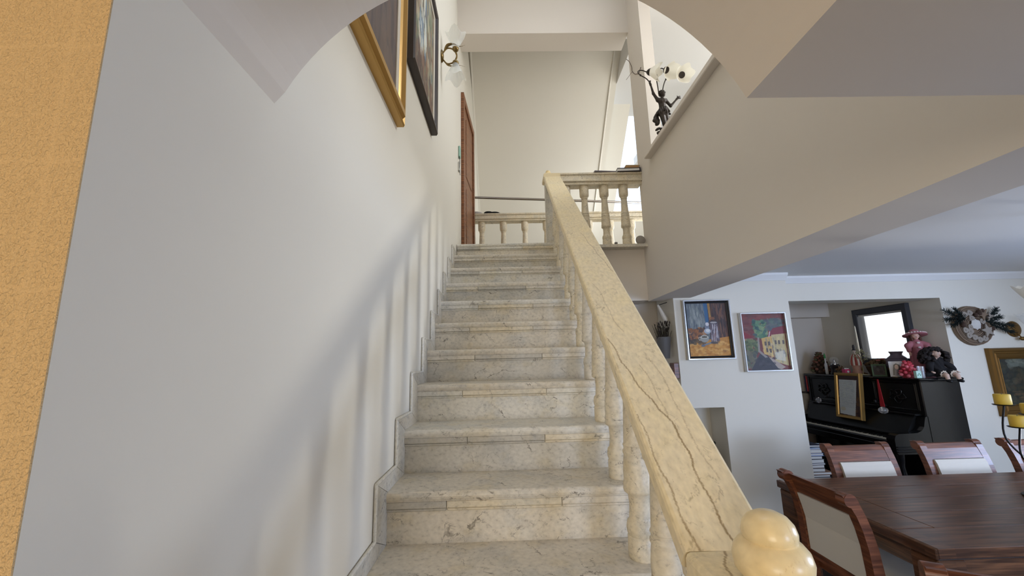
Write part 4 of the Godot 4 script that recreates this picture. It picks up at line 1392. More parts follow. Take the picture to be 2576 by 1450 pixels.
	# stems and flowers
	var stems := [
		[Vector3(-0.104, 0.595, 0.012), Vector3(-0.135, 0.64, 0.01), Vector3(-0.185, 0.68, 0.005), Vector3(-0.205, 0.715, 0.0), Vector3(-0.190, 0.735, 0.0), Vector3(-0.160, 0.730, 0.005), Vector3(-0.125, 0.705, 0.015)],
		[Vector3(-0.018, 0.49, -0.01), Vector3(-0.022, 0.57, -0.01), Vector3(-0.028, 0.64, -0.005), Vector3(-0.014, 0.715, 0.0), Vector3(0.020, 0.748, 0.01), Vector3(0.045, 0.725, 0.02)],
		[Vector3(0.020, 0.495, -0.015), Vector3(0.035, 0.57, -0.02), Vector3(0.065, 0.645, -0.01), Vector3(0.115, 0.675, 0.0), Vector3(0.165, 0.67, 0.02), Vector3(0.185, 0.645, 0.04)]]
	var ends := [[Vector3(1.0, -0.42, 0.55), 1.0], [Vector3(0.35, -0.75, 0.75), 1.0], [Vector3(-0.05, -0.55, 1.0), 1.0]]
	for i in 3:
		st = mb()
		tube(st, curve(stems[i], 5), [0.0055, 0.005], 7)
		var mid: Vector3 = stems[i][2]
		blob(st, mid, Vector3(0.009, 0.010, 0.009), 8, 6)
		obj("stem", st, M.bronze, t)
		var tip: Vector3 = stems[i][-1]
		var xf := aim(ends[i][0], tip)
		st = mb()
		lathe(st, [[0.0, -0.004], [0.014, 0.0], [0.028, 0.016], [0.034, 0.034], [0.031, 0.034], [0.0, 0.028]], 16, xf)
		obj("cap", st, M.bronze, t)
		st = mb()
		tulip(st, xf * Transform3D(Basis(), Vector3(0, 0.016, 0)), 0.058, 0.115, 5, 0.45)
		obj("shade", st, M.frosted, t)

# ------------------------------------------------------------------ things on the dining room walls
func dining_wall() -> void:
	rng.seed = 31
	# dried plant in a zinc wall pot, white wall light above it
	var t := thing("wall_pot", "zinc wall pot of dried lavender beside the still life painting", "plant pot", P(1.590, -0.02, 4.03))
	var st := mb()
	lathe(st, [[0.0, 0.0], [0.042, 0.0], [0.045, 0.005], [0.070, 0.20], [0.074, 0.205], [0.072, 0.21], [0.066, 0.205], [0.06, 0.18], [0.0, 0.178]], 22)
	obj("pot", st, mat(c8(120, 118, 116), 0.55, 0.3), t)
	st = mb()
	for i in 70:
		var a := rng.randf() * TAU
		var r := rng.randf() * 0.055
		var b := Vector3(cos(a) * r, 0.18, sin(a) * r)
		var e := b + Vector3(cos(a) * rng.randf_range(0.0, 0.06), rng.randf_range(0.07, 0.19), sin(a) * rng.randf_range(0.0, 0.04))
		tube(st, [b, b.lerp(e, 0.6) + Vector3(0, 0.01, 0), e], [0.0022, 0.0022, 0.0012], 4)
	obj("stems", st, mat(c8(62, 54, 40), 0.9), t)
	st = mb()
	for i in 60:
		var a := rng.randf() * TAU
		var r := rng.randf_range(0.02, 0.085)
		blob(st, Vector3(cos(a) * r, rng.randf_range(0.20, 0.37), sin(a) * r * 0.7), Vector3(0.005, 0.015, 0.005), 5, 4)
	obj("dry_flowers", st, mat(c8(56, 46, 44), 0.95), t)
	t = thing("tube_lamp", "slim white tapered wall light hanging askew above the dried plant", "wall lamp", P(1.612, 0.435, 4.06))
	st = mb()
	var xf := Transform3D(Basis(Vector3(0, 0, 1), deg_to_rad(24)), Vector3.ZERO)
	lathe(st, [[0.0, -0.095], [0.018, -0.093], [0.026, -0.08], [0.025, -0.06], [0.012, 0.085], [0.009, 0.095], [0.0, 0.096]], 16, xf)
	obj("shade", st, mat(c8(226, 220, 208), 0.4), t)
	st = mb()
	tube(st, [xf * Vector3(0.0, 0.09, 0), Vector3(0.058, 0.11, 0.0)], [0.004], 6)
	obj("cord", st, M.iron, t)
	st = mb()
	cbox(st, Vector3(0, 0, 0), Vector3(0.05, 0.145, 0.10), 0.004)
	single("wall_box", "small brown wooden box half hidden under the dried plant", "box", P(1.645, -0.137, 3.965), st, M.wood_chair)
	# dark plant in the niche
	t = thing("niche_plant", "dark bushy plant standing in the low wall niche", "plant", P(1.925, -EYE, 4.04))
	st = mb()
	lathe(st, [[0.0, 0.0], [0.06, 0.0], [0.085, 0.18], [0.09, 0.19], [0.08, 0.19], [0.0, 0.17]], 18)
	obj("pot", st, mat(c8(96, 62, 48), 0.8), t)
	st = mb()
	for i in 90:
		var d := Vector3(rng.randf_range(-1, 1), rng.randf_range(-0.2, 1.3), rng.randf_range(-0.9, 0.9)).normalized()
		var e := Vector3(0, 0.45, 0) + d * Vector3(0.085, 0.36, 0.085) * rng.randf_range(0.7, 1.0)
		tube(st, [Vector3(0, 0.17, 0), Vector3(0, 0.32, 0) + d * 0.04, e], [0.003, 0.003, 0.002], 4)
		blob(st, e, Vector3(0.028, 0.010, 0.02), 6, 4, Basis(Vector3(d.z, 0.4, d.x).normalized(), rng.randf() * 3.0))
	obj("leaves", st, mat(c8(38, 42, 28), 0.8), t)
	wreath()
	# second wall lamp on the far wall
	t = thing("wall_sconce", "small brass wall lamp with frosted glass beside the wreath", "wall lamp", P(5.285, 0.10, ZC))
	st = mb()
	lathe(st, [[0.0, 0.0], [0.078, 0.0], [0.082, 0.006], [0.070, 0.016], [0.03, 0.024], [0.0, 0.026]], 26, Transform3D(Basis(Vector3(1, 0, 0), Vector3(0, 0, 1), Vector3(0, -1, 0)), Vector3(-0.01, 0.09, 0)))
	obj("wall_plate", st, M.gold_dark, t)
	st = mb()
	tube(st, curve([Vector3(0, 0.05, 0.02), Vector3(0.01, -0.02, 0.06), Vector3(0.015, 0.03, 0.12), Vector3(0.0, 0.12, 0.12)], 5), [0.006], 6)
	blob(st, Vector3(0.01, -0.01, 0.05), Vector3(0.035, 0.02, 0.02), 10, 6)
	obj("arm", st, M.gold_dark, t)
	st = mb()
	tulip(st, Transform3D(Basis(), Vector3(0.0, 0.125, 0.12)), 0.055, 0.12, 5, 0.35)
	obj("shade", st, M.glass, t)

func wreath() -> void:
	var o := P(4.83, 0.235, ZC)
	var t := thing("wall_wreath", "round dried wreath with star, cones and fir sprigs on the far wall", "wreath", o)
	var tan := mat(c8(128, 108, 88), 0.9)
	var pale := mat(c8(152, 142, 130), 0.85)
	var fir := mat(c8(28, 40, 36), 0.95)
	var st := mb()
	var disc := Transform3D(Basis(Vector3(1, 0, 0), Vector3(0, 0, 1), Vector3(0, -1, 0)), Vector3.ZERO)
	lathe(st, [[0.0, 0.0], [0.195, 0.0], [0.205, 0.010], [0.200, 0.030], [0.185, 0.036], [0.0, 0.030]], 36, disc)
	obj("woven_disc", st, tan, t)
	for q in 9:
		st = mb()
		var tor := []
		for i in 25:
			var a := TAU * i / 24.0
			tor.append(Vector3(cos(a) * (0.195 - q * 0.016), sin(a) * (0.195 - q * 0.016), 0.036))
		tube(st, tor, [0.006], 5)
		obj("willow_coil", st, [tan, mat(c8(104, 86, 70), 0.9)][q % 2], t)
	var slices := [[-0.085, 0.115], [-0.03, 0.13], [-0.02, 0.075], [-0.06, -0.06], [-0.11, -0.045], [-0.085, -0.10], [-0.03, -0.12], [0.02, -0.145], [0.075, -0.135], [-0.05, -0.015], [0.085, 0.04]]
	for q in slices:
		st = mb()
		var xf := disc
		xf.origin = Vector3(q[0], q[1], 0.040)
		lathe(st, [[0.0, 0.0], [0.030, 0.0], [0.032, 0.006], [0.028, 0.012], [0.010, 0.010], [0.006, 0.016], [0.0, 0.016]], 12, xf, 9, 0.10)
		obj("orange_slice", st, pale, t)
	st = mb()
	lathe(st, [[0.0, 0.0], [0.048, 0.0], [0.052, 0.01], [0.034, 0.024], [0.0, 0.03]], 20, disc * Transform3D(Basis(), Vector3(0.005, 0.045, -0.01)), 12, 0.12)
	obj("white_flower", st, mat(c8(206, 202, 194), 0.8), t)
	for q in [[0.11, -0.055, 0.075, 0.2, pale], [0.10, 0.115, 0.07, 0.5, tan], [0.165, 0.085, 0.05, 0.1, pale]]:
		st = mb()
		var poly := PackedVector2Array()
		for i in 10:
			var a: float = q[3] + TAU * i / 10.0 + PI / 2
			poly.append(Vector2(cos(a), sin(a)) * (q[2] if i % 2 == 0 else q[2] * 0.42))
		prism(st, poly, 0.014, Transform3D(Basis(), Vector3(q[0], q[1], 0.046)))
		obj("star", st, q[4], t)
	for q in [[0.06, 0.13, 0.025], [0.02, 0.105, 0.02], [0.10, 0.15, 0.018], [0.165, -0.035, 0.019], [0.045, 0.0, 0.022], [-0.135, 0.01, 0.024]]:
		st = mb()
		for i in 5:
			blob(st, Vector3(q[0], q[1] - q[2] * 0.8 + i * q[2] * 0.4, 0.055), Vector3(q[2] * (1.0 - absf(i - 1.5) * 0.2), q[2] * 0.32, q[2]), 9, 5)
		obj("cone", st, mat(c8(86, 66, 54), 0.9), t)
	# fir sprigs sticking out on both sides
	for q in [[-0.17, 0.10, 2.75, 0.15], [-0.17, 0.07, 3.2, 0.14], [-0.14, 0.06, 3.6, 0.12], [0.19, 0.09, 0.9, 0.09], [0.20, 0.02, -0.2, 0.17], [0.21, -0.01, -0.45, 0.16], [0.17, 0.05, 0.3, 0.10], [-0.12, 0.10, 2.4, 0.10]]:
		st = mb()
		var d := Vector3(cos(q[2]), sin(q[2]), 0.1)
		var a := Vector3(q[0], q[1], 0.045) - d * 0.05
		tube(st, [a, a + d * (q[3] + 0.05)], [0.004, 0.002], 5)
		for i in 100:
			var p: Vector3 = a + d * (q[3] + 0.05) * (i / 100.0 + 0.02)
			var s := d.cross(Vector3(0, 0, 1)) * rng.randf_range(-1, 1) + Vector3(0, 0, rng.randf_range(-0.3, 1.0)) + d * 0.6
			tube(st, [p, p + s.normalized() * 0.040], [0.0034, 0.0014], 3)
		obj("fir_sprig", st, fir, t)

# ------------------------------------------------------------------ the alcove with its window
func alcove() -> void:
	var st := mb()
	# right wall with the window opening (z 4.50..5.12, y -0.15..0.52)
	boxp(st, 4.57, 4.64, -EYE, -0.15, 4.34, 6.2)
	boxp(st, 4.57, 4.64, 0.52, 0.79, 4.34, 6.2)
	boxp(st, 4.57, 4.64, -0.15, 0.52, 4.34, 4.44)
	boxp(st, 4.57, 4.64, -0.15, 0.52, 5.14, 6.2)
	wall("wall_alcove_right", "alcove wall behind the piano with a small bright window", st, M.wall)
	st = mb()
	boxp(st, 2.4, 4.57, 0.49, 0.79, 5.56, 5.9)
	boxp(st, 2.4, 4.57, -EYE, 0.49, 5.72, 5.9)
	wall("wall_alcove_back", "shaded back wall of the alcove with a dropped beam", st, M.wall_warm)
	st = mb()
	boxp(st, 2.5, 2.6, -EYE, 0.79, 4.34, 5.9)
	wall("wall_alcove_left", "left wall of the alcove", st, M.wall_warm)
	# window
	var w := Node3D.new()
	w.name = "window_1"
	add_child(w)
	w.set_meta("kind", "structure")
	w.set_meta("label", "small bright window with a dark grey frame above the piano")
	w.set_meta("category", "window")
	w.position = P(4.56, 0.185, 4.79)
	w.rotation.y = -PI / 2
	st = mb()
	ring_frame(st, 0.72, 0.69, [[0.0, -0.02], [0.0, 0.03], [0.008, 0.036], [0.060, 0.036], [0.068, 0.028], [0.072, -0.02], [0.072, -0.06]])
	obj("window_frame", st, M.frame_grey, w)
	st = mb()
	cbox(st, Vector3(0, 0.262, 0.005), Vector3(0.575, 0.022, 0.03), 0.004)
	obj("blind_roll", st, mat(c8(214, 212, 208), 0.7), w)
	st = mb()
	box(st, Vector3(-0.30, -0.29, -0.042), Vector3(0.30, 0.285, -0.038))
	obj("pane", st, M.glass, w)
	# tall dark cabinet at the left of the alcove
	var t := thing("tall_cabinet", "tall dark wooden cabinet half hidden behind the painting wall", "cabinet", P(3.05, -EYE, 5.15))
	st = mb()
	cbox(st, Vector3(0, 0.90, 0), Vector3(0.74, 1.72, 0.40), 0.006)
	obj("body", st, M.wood_dark, t)
	st = mb()
	cbox(st, Vector3(0, 1.79, 0.0), Vector3(0.82, 0.05, 0.46), 0.012)
	cbox(st, Vector3(0, 1.83, 0.0), Vector3(0.86, 0.03, 0.50), 0.010)
	obj("cornice", st, M.wood_dark, t)
	for s in [-1, 1]:
		st = mb()
		cbox(st, Vector3(0.18 * s, 0.92, 0.206), Vector3(0.33, 1.60, 0.014), 0.005)
		var d := obj("door", st, M.wood_dark, t)
		st = mb()
		blob(st, Vector3(0.04 * s, 0.95, 0.225), Vector3(0.012, 0.012, 0.014), 8, 6)
		obj("knob", st, M.brass, d)
	# pile of books on a low chest in front of the alcove
	t = thing("low_chest", "low dark chest under the pile of books", "chest", P(3.16, -EYE, 4.30))
	st = mb()
	cbox(st, Vector3(0, 0.145, 0), Vector3(0.36, 0.27, 0.34), 0.006)
	obj("body", st, M.wood_dark, t)
	st = mb()
	cbox(st, Vector3(0, 0.289, 0), Vector3(0.38, 0.018, 0.36), 0.005)
	obj("lid", st, M.wood_dark, t)
	var y := -EYE + 0.299
	var looks := [
		["slim book with a blue cover at the bottom of the pile", 0.016, 0.20, c8(52, 66, 96)], ["white paged book second from the bottom of the pile", 0.020, 0.19, c8(30, 30, 34)], ["dark book third from the bottom of the pile", 0.018, 0.185, c8(40, 34, 34)],
		["wide brown folder jutting out of the book pile", 0.022, 0.215, c8(150, 112, 88)], ["thick book with pale pages directly on the brown folder", 0.030, 0.145, c8(60, 54, 52)], ["thick book with cream pages in the middle of the pile", 0.026, 0.14, c8(74, 48, 40)],
		["thin book with a white cover in the middle of the pile", 0.012, 0.15, c8(196, 196, 200)], ["thick grey book above the thin white one", 0.032, 0.145, c8(96, 96, 102)], ["book with cream pages under the blue and white one", 0.026, 0.135, c8(44, 40, 44)],
		["blue and white book in the upper half of the pile", 0.022, 0.15, c8(120, 150, 206)], ["book with tan cover near the top of the pile", 0.030, 0.14, c8(168, 150, 126)], ["pale blue booklet near the top of the pile", 0.010, 0.20, c8(150, 178, 220)],
		["light blue magazine jutting out at the top of the pile", 0.008, 0.27, c8(168, 188, 206)], ["dark notebook topmost on the pile", 0.016, 0.14, c8(34, 40, 62)]]
	for i in looks.size():
		var q = looks[i]
		var b := thing("book", q[0], "book", P(3.0 + q[2] * 0.5, y, 4.28), rng.randf_range(-0.06, 0.06) - (0.22 if i == 12 else 0.0), "books piled before the alcove")
		book(b, q[2], q[1] * 1.17, 0.20, q[3])
		y += q[1] * 1.17 + 0.0006
	# carved black chair at the keyboard
	t = thing("piano_chair", "black carved wooden chair standing at the keyboard", "chair", P(3.36, -EYE, 4.685), PI / 2)
	chair_bentwood(t)

func book(b: Node3D, w: float, h: float, d: float, col: Color) -> void:
	var st := mb()
	var c := minf(0.003, h * 0.2)
	cbox(st, Vector3(0, c / 2, 0), Vector3(w, c, d), 0.0005)
	cbox(st, Vector3(0, h - c / 2, 0), Vector3(w, c, d), 0.0005)
	cbox(st, Vector3(-w / 2 + c / 2, h / 2, 0), Vector3(c, h - 2 * c, d), 0.0005)
	obj("cover", st, mat(col, 0.6), b)
	st = mb()
	cbox(st, Vector3(0.0, h / 2, 0), Vector3(w - 2 * c - 0.003, h - 2 * c, d - 0.008), 0.0008)
	obj("pages", st, M.paper, b)

func chair_bentwood(t: Node3D) -> void:
	# local front +z
	var st := mb()
	lathe(st, [[0.0, 0.455], [0.19, 0.455], [0.205, 0.462], [0.205, 0.478], [0.19, 0.487], [0.0, 0.482]], 28)
	obj("seat", st, M.piano_matt, t)
	for q in [[-1, 1], [1, 1], [-1, -1], [1, -1]]:
		st = mb()
		tube(st, curve([Vector3(0.15 * q[0], 0.455, 0.14 * q[1]), Vector3(0.17 * q[0], 0.25, 0.165 * q[1]), Vector3(0.19 * q[0], 0.0, 0.20 * q[1])], 4), [0.017, 0.013], 9)
		obj("leg", st, M.piano, t)
	st = mb()
	tube(st, curve([Vector3(-0.17, 0.46, -0.15), Vector3(-0.20, 0.62, -0.19), Vector3(-0.16, 0.78, -0.23), Vector3(0.0, 0.83, -0.245), Vector3(0.16, 0.78, -0.23), Vector3(0.20, 0.62, -0.19), Vector3(0.17, 0.46, -0.15)], 6), [0.015], 9)
	obj("back_bow", st, M.piano, t)
	for s in [-1, 1]:
		st = mb()
		tube(st, curve([Vector3(0.03 * s, 0.48, -0.17), Vector3(0.11 * s, 0.58, -0.19), Vector3(0.03 * s, 0.68, -0.21), Vector3(0.10 * s, 0.75, -0.225), Vector3(0.02 * s, 0.81, -0.24)], 6), [0.011], 8)
		obj("back_scroll", st, M.piano, t)
	st = mb()
	for i in 21:
		pass
	tube(st, curve([Vector3(-0.165, 0.22, 0.165), Vector3(0.165, 0.22, 0.165)], 2), [0.009], 7)
	tube(st, curve([Vector3(-0.165, 0.22, -0.165), Vector3(0.165, 0.22, -0.165)], 2), [0.009], 7)
	obj("stretcher", st, M.piano, t)

# ------------------------------------------------------------------ the piano; local x towards the viewer, local z towards the stairs
const PX := 4.33      # middle of the upper case
const PZ := 4.81
func piano() -> void:
	rng.seed = 41
	var t := thing("upright_piano", "black upright piano with carved panels standing under the small window", "piano", P(PX, -EYE, PZ), -PI / 2)
	var L := 0.765
	var st := mb()
	cbox(st, Vector3(0, 0.67, 0.0), Vector3(L * 2 - 0.06, 1.16, 0.38), 0.006)
	obj("case", st, M.piano_matt, t)
	for s in [-1, 1]:
		st = mb()
		cbox(st, Vector3((L - 0.018) * s, 0.64, 0.0), Vector3(0.036, 1.22, 0.41), 0.008)
		obj("side_panel", st, M.piano, t)
		# arm beside the keys, rounded up into the case
		st = mb()
		var arm := PackedVector2Array([Vector2(0.19, 0.56), Vector2(0.55, 0.56), Vector2(0.565, 0.58), Vector2(0.565, 0.70), Vector2(0.55, 0.735), Vector2(0.52, 0.75), Vector2(0.33, 0.755), Vector2(0.28, 0.775), Vector2(0.25, 0.81), Vector2(0.235, 0.86), Vector2(0.22, 0.90), Vector2(0.19, 0.91)])
		prism(st, arm, 0.085, Transform3D(Basis(Vector3(0, 0, 1), Vector3.UP, Vector3(-1, 0, 0)), Vector3(L * s if s > 0 else -L + 0.085, 0, 0)))
		obj("arm", st, M.piano, t)
		st = mb()
		for i in 3:
			cbox(st, Vector3((L + 0.004) * s, 0.585 + i * 0.022, 0.44), Vector3(0.016, 0.012, 0.24), 0.005)
		obj("arm_moulding", st, M.piano, t)
		st = mb()
		lathe(st, [[0.0, 0.0], [0.04, 0.0], [0.042, 0.03], [0.030, 0.05], [0.034, 0.20], [0.040, 0.32], [0.028, 0.42], [0.036, 0.48], [0.042, 0.56], [0.0, 0.56]], 18, Transform3D(Basis(), Vector3((L - 0.05) * s, 0.02, 0.50)))
		obj("leg", st, M.piano, t)
		st = mb()
		cbox(st, Vector3((L - 0.05) * s, 0.03, 0.28), Vector3(0.10, 0.06, 0.58), 0.012)
		obj("toe_block", st, M.piano, t)
	# lid
	st = mb()
	cbox(st, Vector3(0, 1.262, 0.0), Vector3(L * 2 + 0.05, 0.024, 0.46), 0.008)
	cbox(st, Vector3(0, 1.243, 0.0), Vector3(L * 2 + 0.02, 0.014, 0.43), 0.005)
	obj("lid", st, M.piano, t)
	# keybed, slip, keys
	st = mb()
	cbox(st, Vector3(0, 0.60, 0.37), Vector3(L * 2 - 0.18, 0.07, 0.37), 0.008)
	cbox(st, Vector3(0, 0.655, 0.535), Vector3(L * 2 - 0.175, 0.045, 0.035), 0.008)
	obj("keybed", st, M.piano, t)
	var kw := 0.0235
	var n := 52
	var key := mb()
	cbox(key, Vector3(0, 0.0, 0.0), Vector3(kw - 0.0012, 0.022, 0.145), 0.002)
	var km := key.commit()
	var sharp := mb()
	cbox(sharp, Vector3(0, 0.0, 0.0), Vector3(0.011, 0.016, 0.092), 0.003)
	var sm := sharp.commit()
	for i in n:
		var x := (i - (n - 1) / 2.0) * kw
		inst("white_key", km, M.ivory, t).position = Vector3(x, 0.668, 0.435)
		if i < n - 1 and not (i % 7) in [1, 4]:
			inst("black_key", sm, M.ebony, t).position = Vector3(x + kw / 2, 0.686, 0.405)
	# key block at each end
	for s in [-1, 1]:
		st = mb()
		cbox(st, Vector3((0.62 + 0.026) * s, 0.675, 0.44), Vector3(0.056, 0.05, 0.16), 0.008)
		obj("key_block", st, M.piano, t)
	# open fallboard and music ledge
	st = mb()
	prism(st, PackedVector2Array([Vector2(0.19, 0.70), Vector2(0.36, 0.70), Vector2(0.36, 0.715), Vector2(0.345, 0.735), Vector2(0.24, 0.90), Vector2(0.19, 0.905)]), L * 2 - 0.18, Transform3D(Basis(Vector3(0, 0, 1), Vector3.UP, Vector3(-1, 0, 0)), Vector3(L - 0.09, 0, 0)))
	obj("fallboard", st, M.piano_matt, t)
	st = mb()
	cbox(st, Vector3(0, 0.915, 0.225), Vector3(L * 2 - 0.10, 0.018, 0.08), 0.006)
	obj("ledge", st, M.piano_matt, t)
	# upper panels with raised borders and carving
	for q in [[-0.50, 0.42], [0.0, 0.50], [0.50, 0.42]]:
		st = mb()
		cbox(st, Vector3(q[0], 1.085, 0.193), Vector3(q[1], 0.27, 0.012), 0.004)
		var pn := obj("panel", st, M.piano_matt, t)
		st = mb()
		for e in [[0.0, 0.13, q[1] - 0.02, 0.014], [0.0, -0.13, q[1] - 0.02, 0.014]]:
			cbox(st, Vector3(q[0] + e[0], 1.085 + e[1], 0.202), Vector3(e[2], e[3], 0.014), 0.005)
		for e in [-1, 1]:
			cbox(st, Vector3(q[0] + e * (q[1] / 2 - 0.012), 1.085, 0.202), Vector3(0.014, 0.26, 0.014), 0.005)
		obj("panel_border", st, M.piano, pn)
		if absf(q[0]) > 0.1:
			st = mb()
			for i in 5:
				var a := TAU * i / 5.0 + 0.3
				tube(st, curve([Vector3(q[0], 1.085, 0.203), Vector3(q[0] + cos(a) * 0.05, 1.085 + sin(a) * 0.04, 0.21), Vector3(q[0] + cos(a + 0.7) * 0.095, 1.085 + sin(a + 0.7) * 0.075, 0.205), Vector3(q[0] + cos(a + 1.4) * 0.075, 1.085 + sin(a + 1.4) * 0.055, 0.205)], 5), [0.009, 0.007], 6)
			obj("carving", st, M.piano, pn)
	# lower panel and pedals
	st = mb()
	cbox(st, Vector3(0, 0.33, 0.185), Vector3(L * 2 - 0.14, 0.42, 0.02), 0.006)
	obj("lower_panel", st, M.piano, t)
	for s in [-1, 1]:
		st = mb()
		cbox(st, Vector3(0.06 * s, 0.06, 0.25), Vector3(0.035, 0.012, 0.14), 0.005)
		obj("pedal", st, M.brass, t)
	# folding candle brackets
	for s in [-1, 1]:
		st = mb()
		var x: float = 0.33 * s
		tube(st, curve([Vector3(x, 0.985, 0.20), Vector3(x + 0.05, 0.97, 0.225), Vector3(x + 0.03, 0.995, 0.26), Vector3(x - 0.03, 0.99, 0.27)], 5), [0.006], 6)
		lathe(st, [[0.0, 0.0], [0.035, 0.002], [0.038, 0.008], [0.014, 0.010], [0.014, 0.035], [0.0, 0.035]], 14, Transform3D(Basis(), Vector3(x - 0.03, 0.99, 0.27)))
		obj("candle_bracket", st, M.iron, t)
	# things hung on and leaned against the piano
	for q in [["crystal_drop", "clear crystal drop hanging at the left of the piano front", 5.28, -0.60]]:
		crystal(q[0], q[1], P(PX - 0.315, q[3], q[2]), 0.036)
	var r := thing("ribbon_ornament", "red ribbon with a clear crystal ball hanging on the piano front", "ornament", P(PX - 0.30, -0.66, 4.40))
	st = mb()
	prism(st, PackedVector2Array([Vector2(-0.006, 0.36), Vector2(0.006, 0.36), Vector2(0.030, 0.075), Vector2(-0.022, 0.075)]), 0.006, Transform3D(Basis(Vector3(0, 0, 1), Vector3.UP, Vector3(-1, 0, 0)), Vector3.ZERO))
	obj("ribbon", st, mat(c8(176, 30, 38), 0.6), r)
	st = mb()
	lathe(st, [[0.0, 0.0], [0.022, 0.004], [0.038, 0.018], [0.044, 0.038], [0.038, 0.056], [0.020, 0.068], [0.008, 0.074], [0.0, 0.075]], 12)
	obj("crystal", st, M.crystal, r)
	var pm := picture("music_frame", "gilt framed sheet of old handwriting leaning on the piano front", P(PX - 0.290, -0.507, 4.80), -PI / 2, 0.36, 0.52, [[0.0, 0.0], [0.0, 0.038], [0.006, 0.044], [0.026, 0.036], [0.034, 0.024]], M.gold, painted(art_sheet()))
	pm.rotation.z = 0.0
	pm.rotation.x = -0.11

func crystal(called: String, label: String, at: Vector3, r: float) -> void:
	var t := thing(called, label, "ornament", at)
	var st := mb()
	lathe(st, [[0.0, -r * 1.1], [r * 0.7, -r * 0.6], [r, 0.0], [r * 0.7, r * 0.6], [0.0, r]], 9)
	obj("crystal", st, M.crystal, t)
	st = mb()
	tube(st, [Vector3(0, r, 0), Vector3(0, r + 0.05, 0)], [0.002], 5)
	obj("thread", st, M.iron, t)

func art_sheet() -> Image:
	var im := Image.create(120, 176, false, Image.FORMAT_RGB8)
	im.fill(c8(70, 48, 44))
	strokes(im, 0.5, 0.5, 1, 1, 40, [c8(120, 84, 52), c8(88, 62, 46)], 0.06, 0.05, 0.6)
	shape(im, [[0.06, 0.10], [0.90, 0.10], [0.76, 0.99], [0.04, 0.97]], c8(226, 230, 228))
	strokes(im, 0.08, 0.12, 0.76, 0.7, 60, [c8(232, 234, 226), c8(206, 212, 214)], 0.08, 0.03, 0.4)
	for i in 26:
		var y := 0.14 + i * 0.026
		var x := 0.10
		while x < 0.74:
			var w := rng.randf_range(0.01, 0.05)
			line(im, x, y + rng.randf_range(-0.004, 0.004), x + w, y + rng.randf_range(-0.004, 0.004), 0.006, c8(122, 128, 134), 0.6)
			x += w + 0.014
	dab(im, 0.2, 0.84, 0.12, 0.05, c8(206, 184, 140), 0.4)
	return im

# ------------------------------------------------------------------ things standing on the piano
const YT := -0.2765

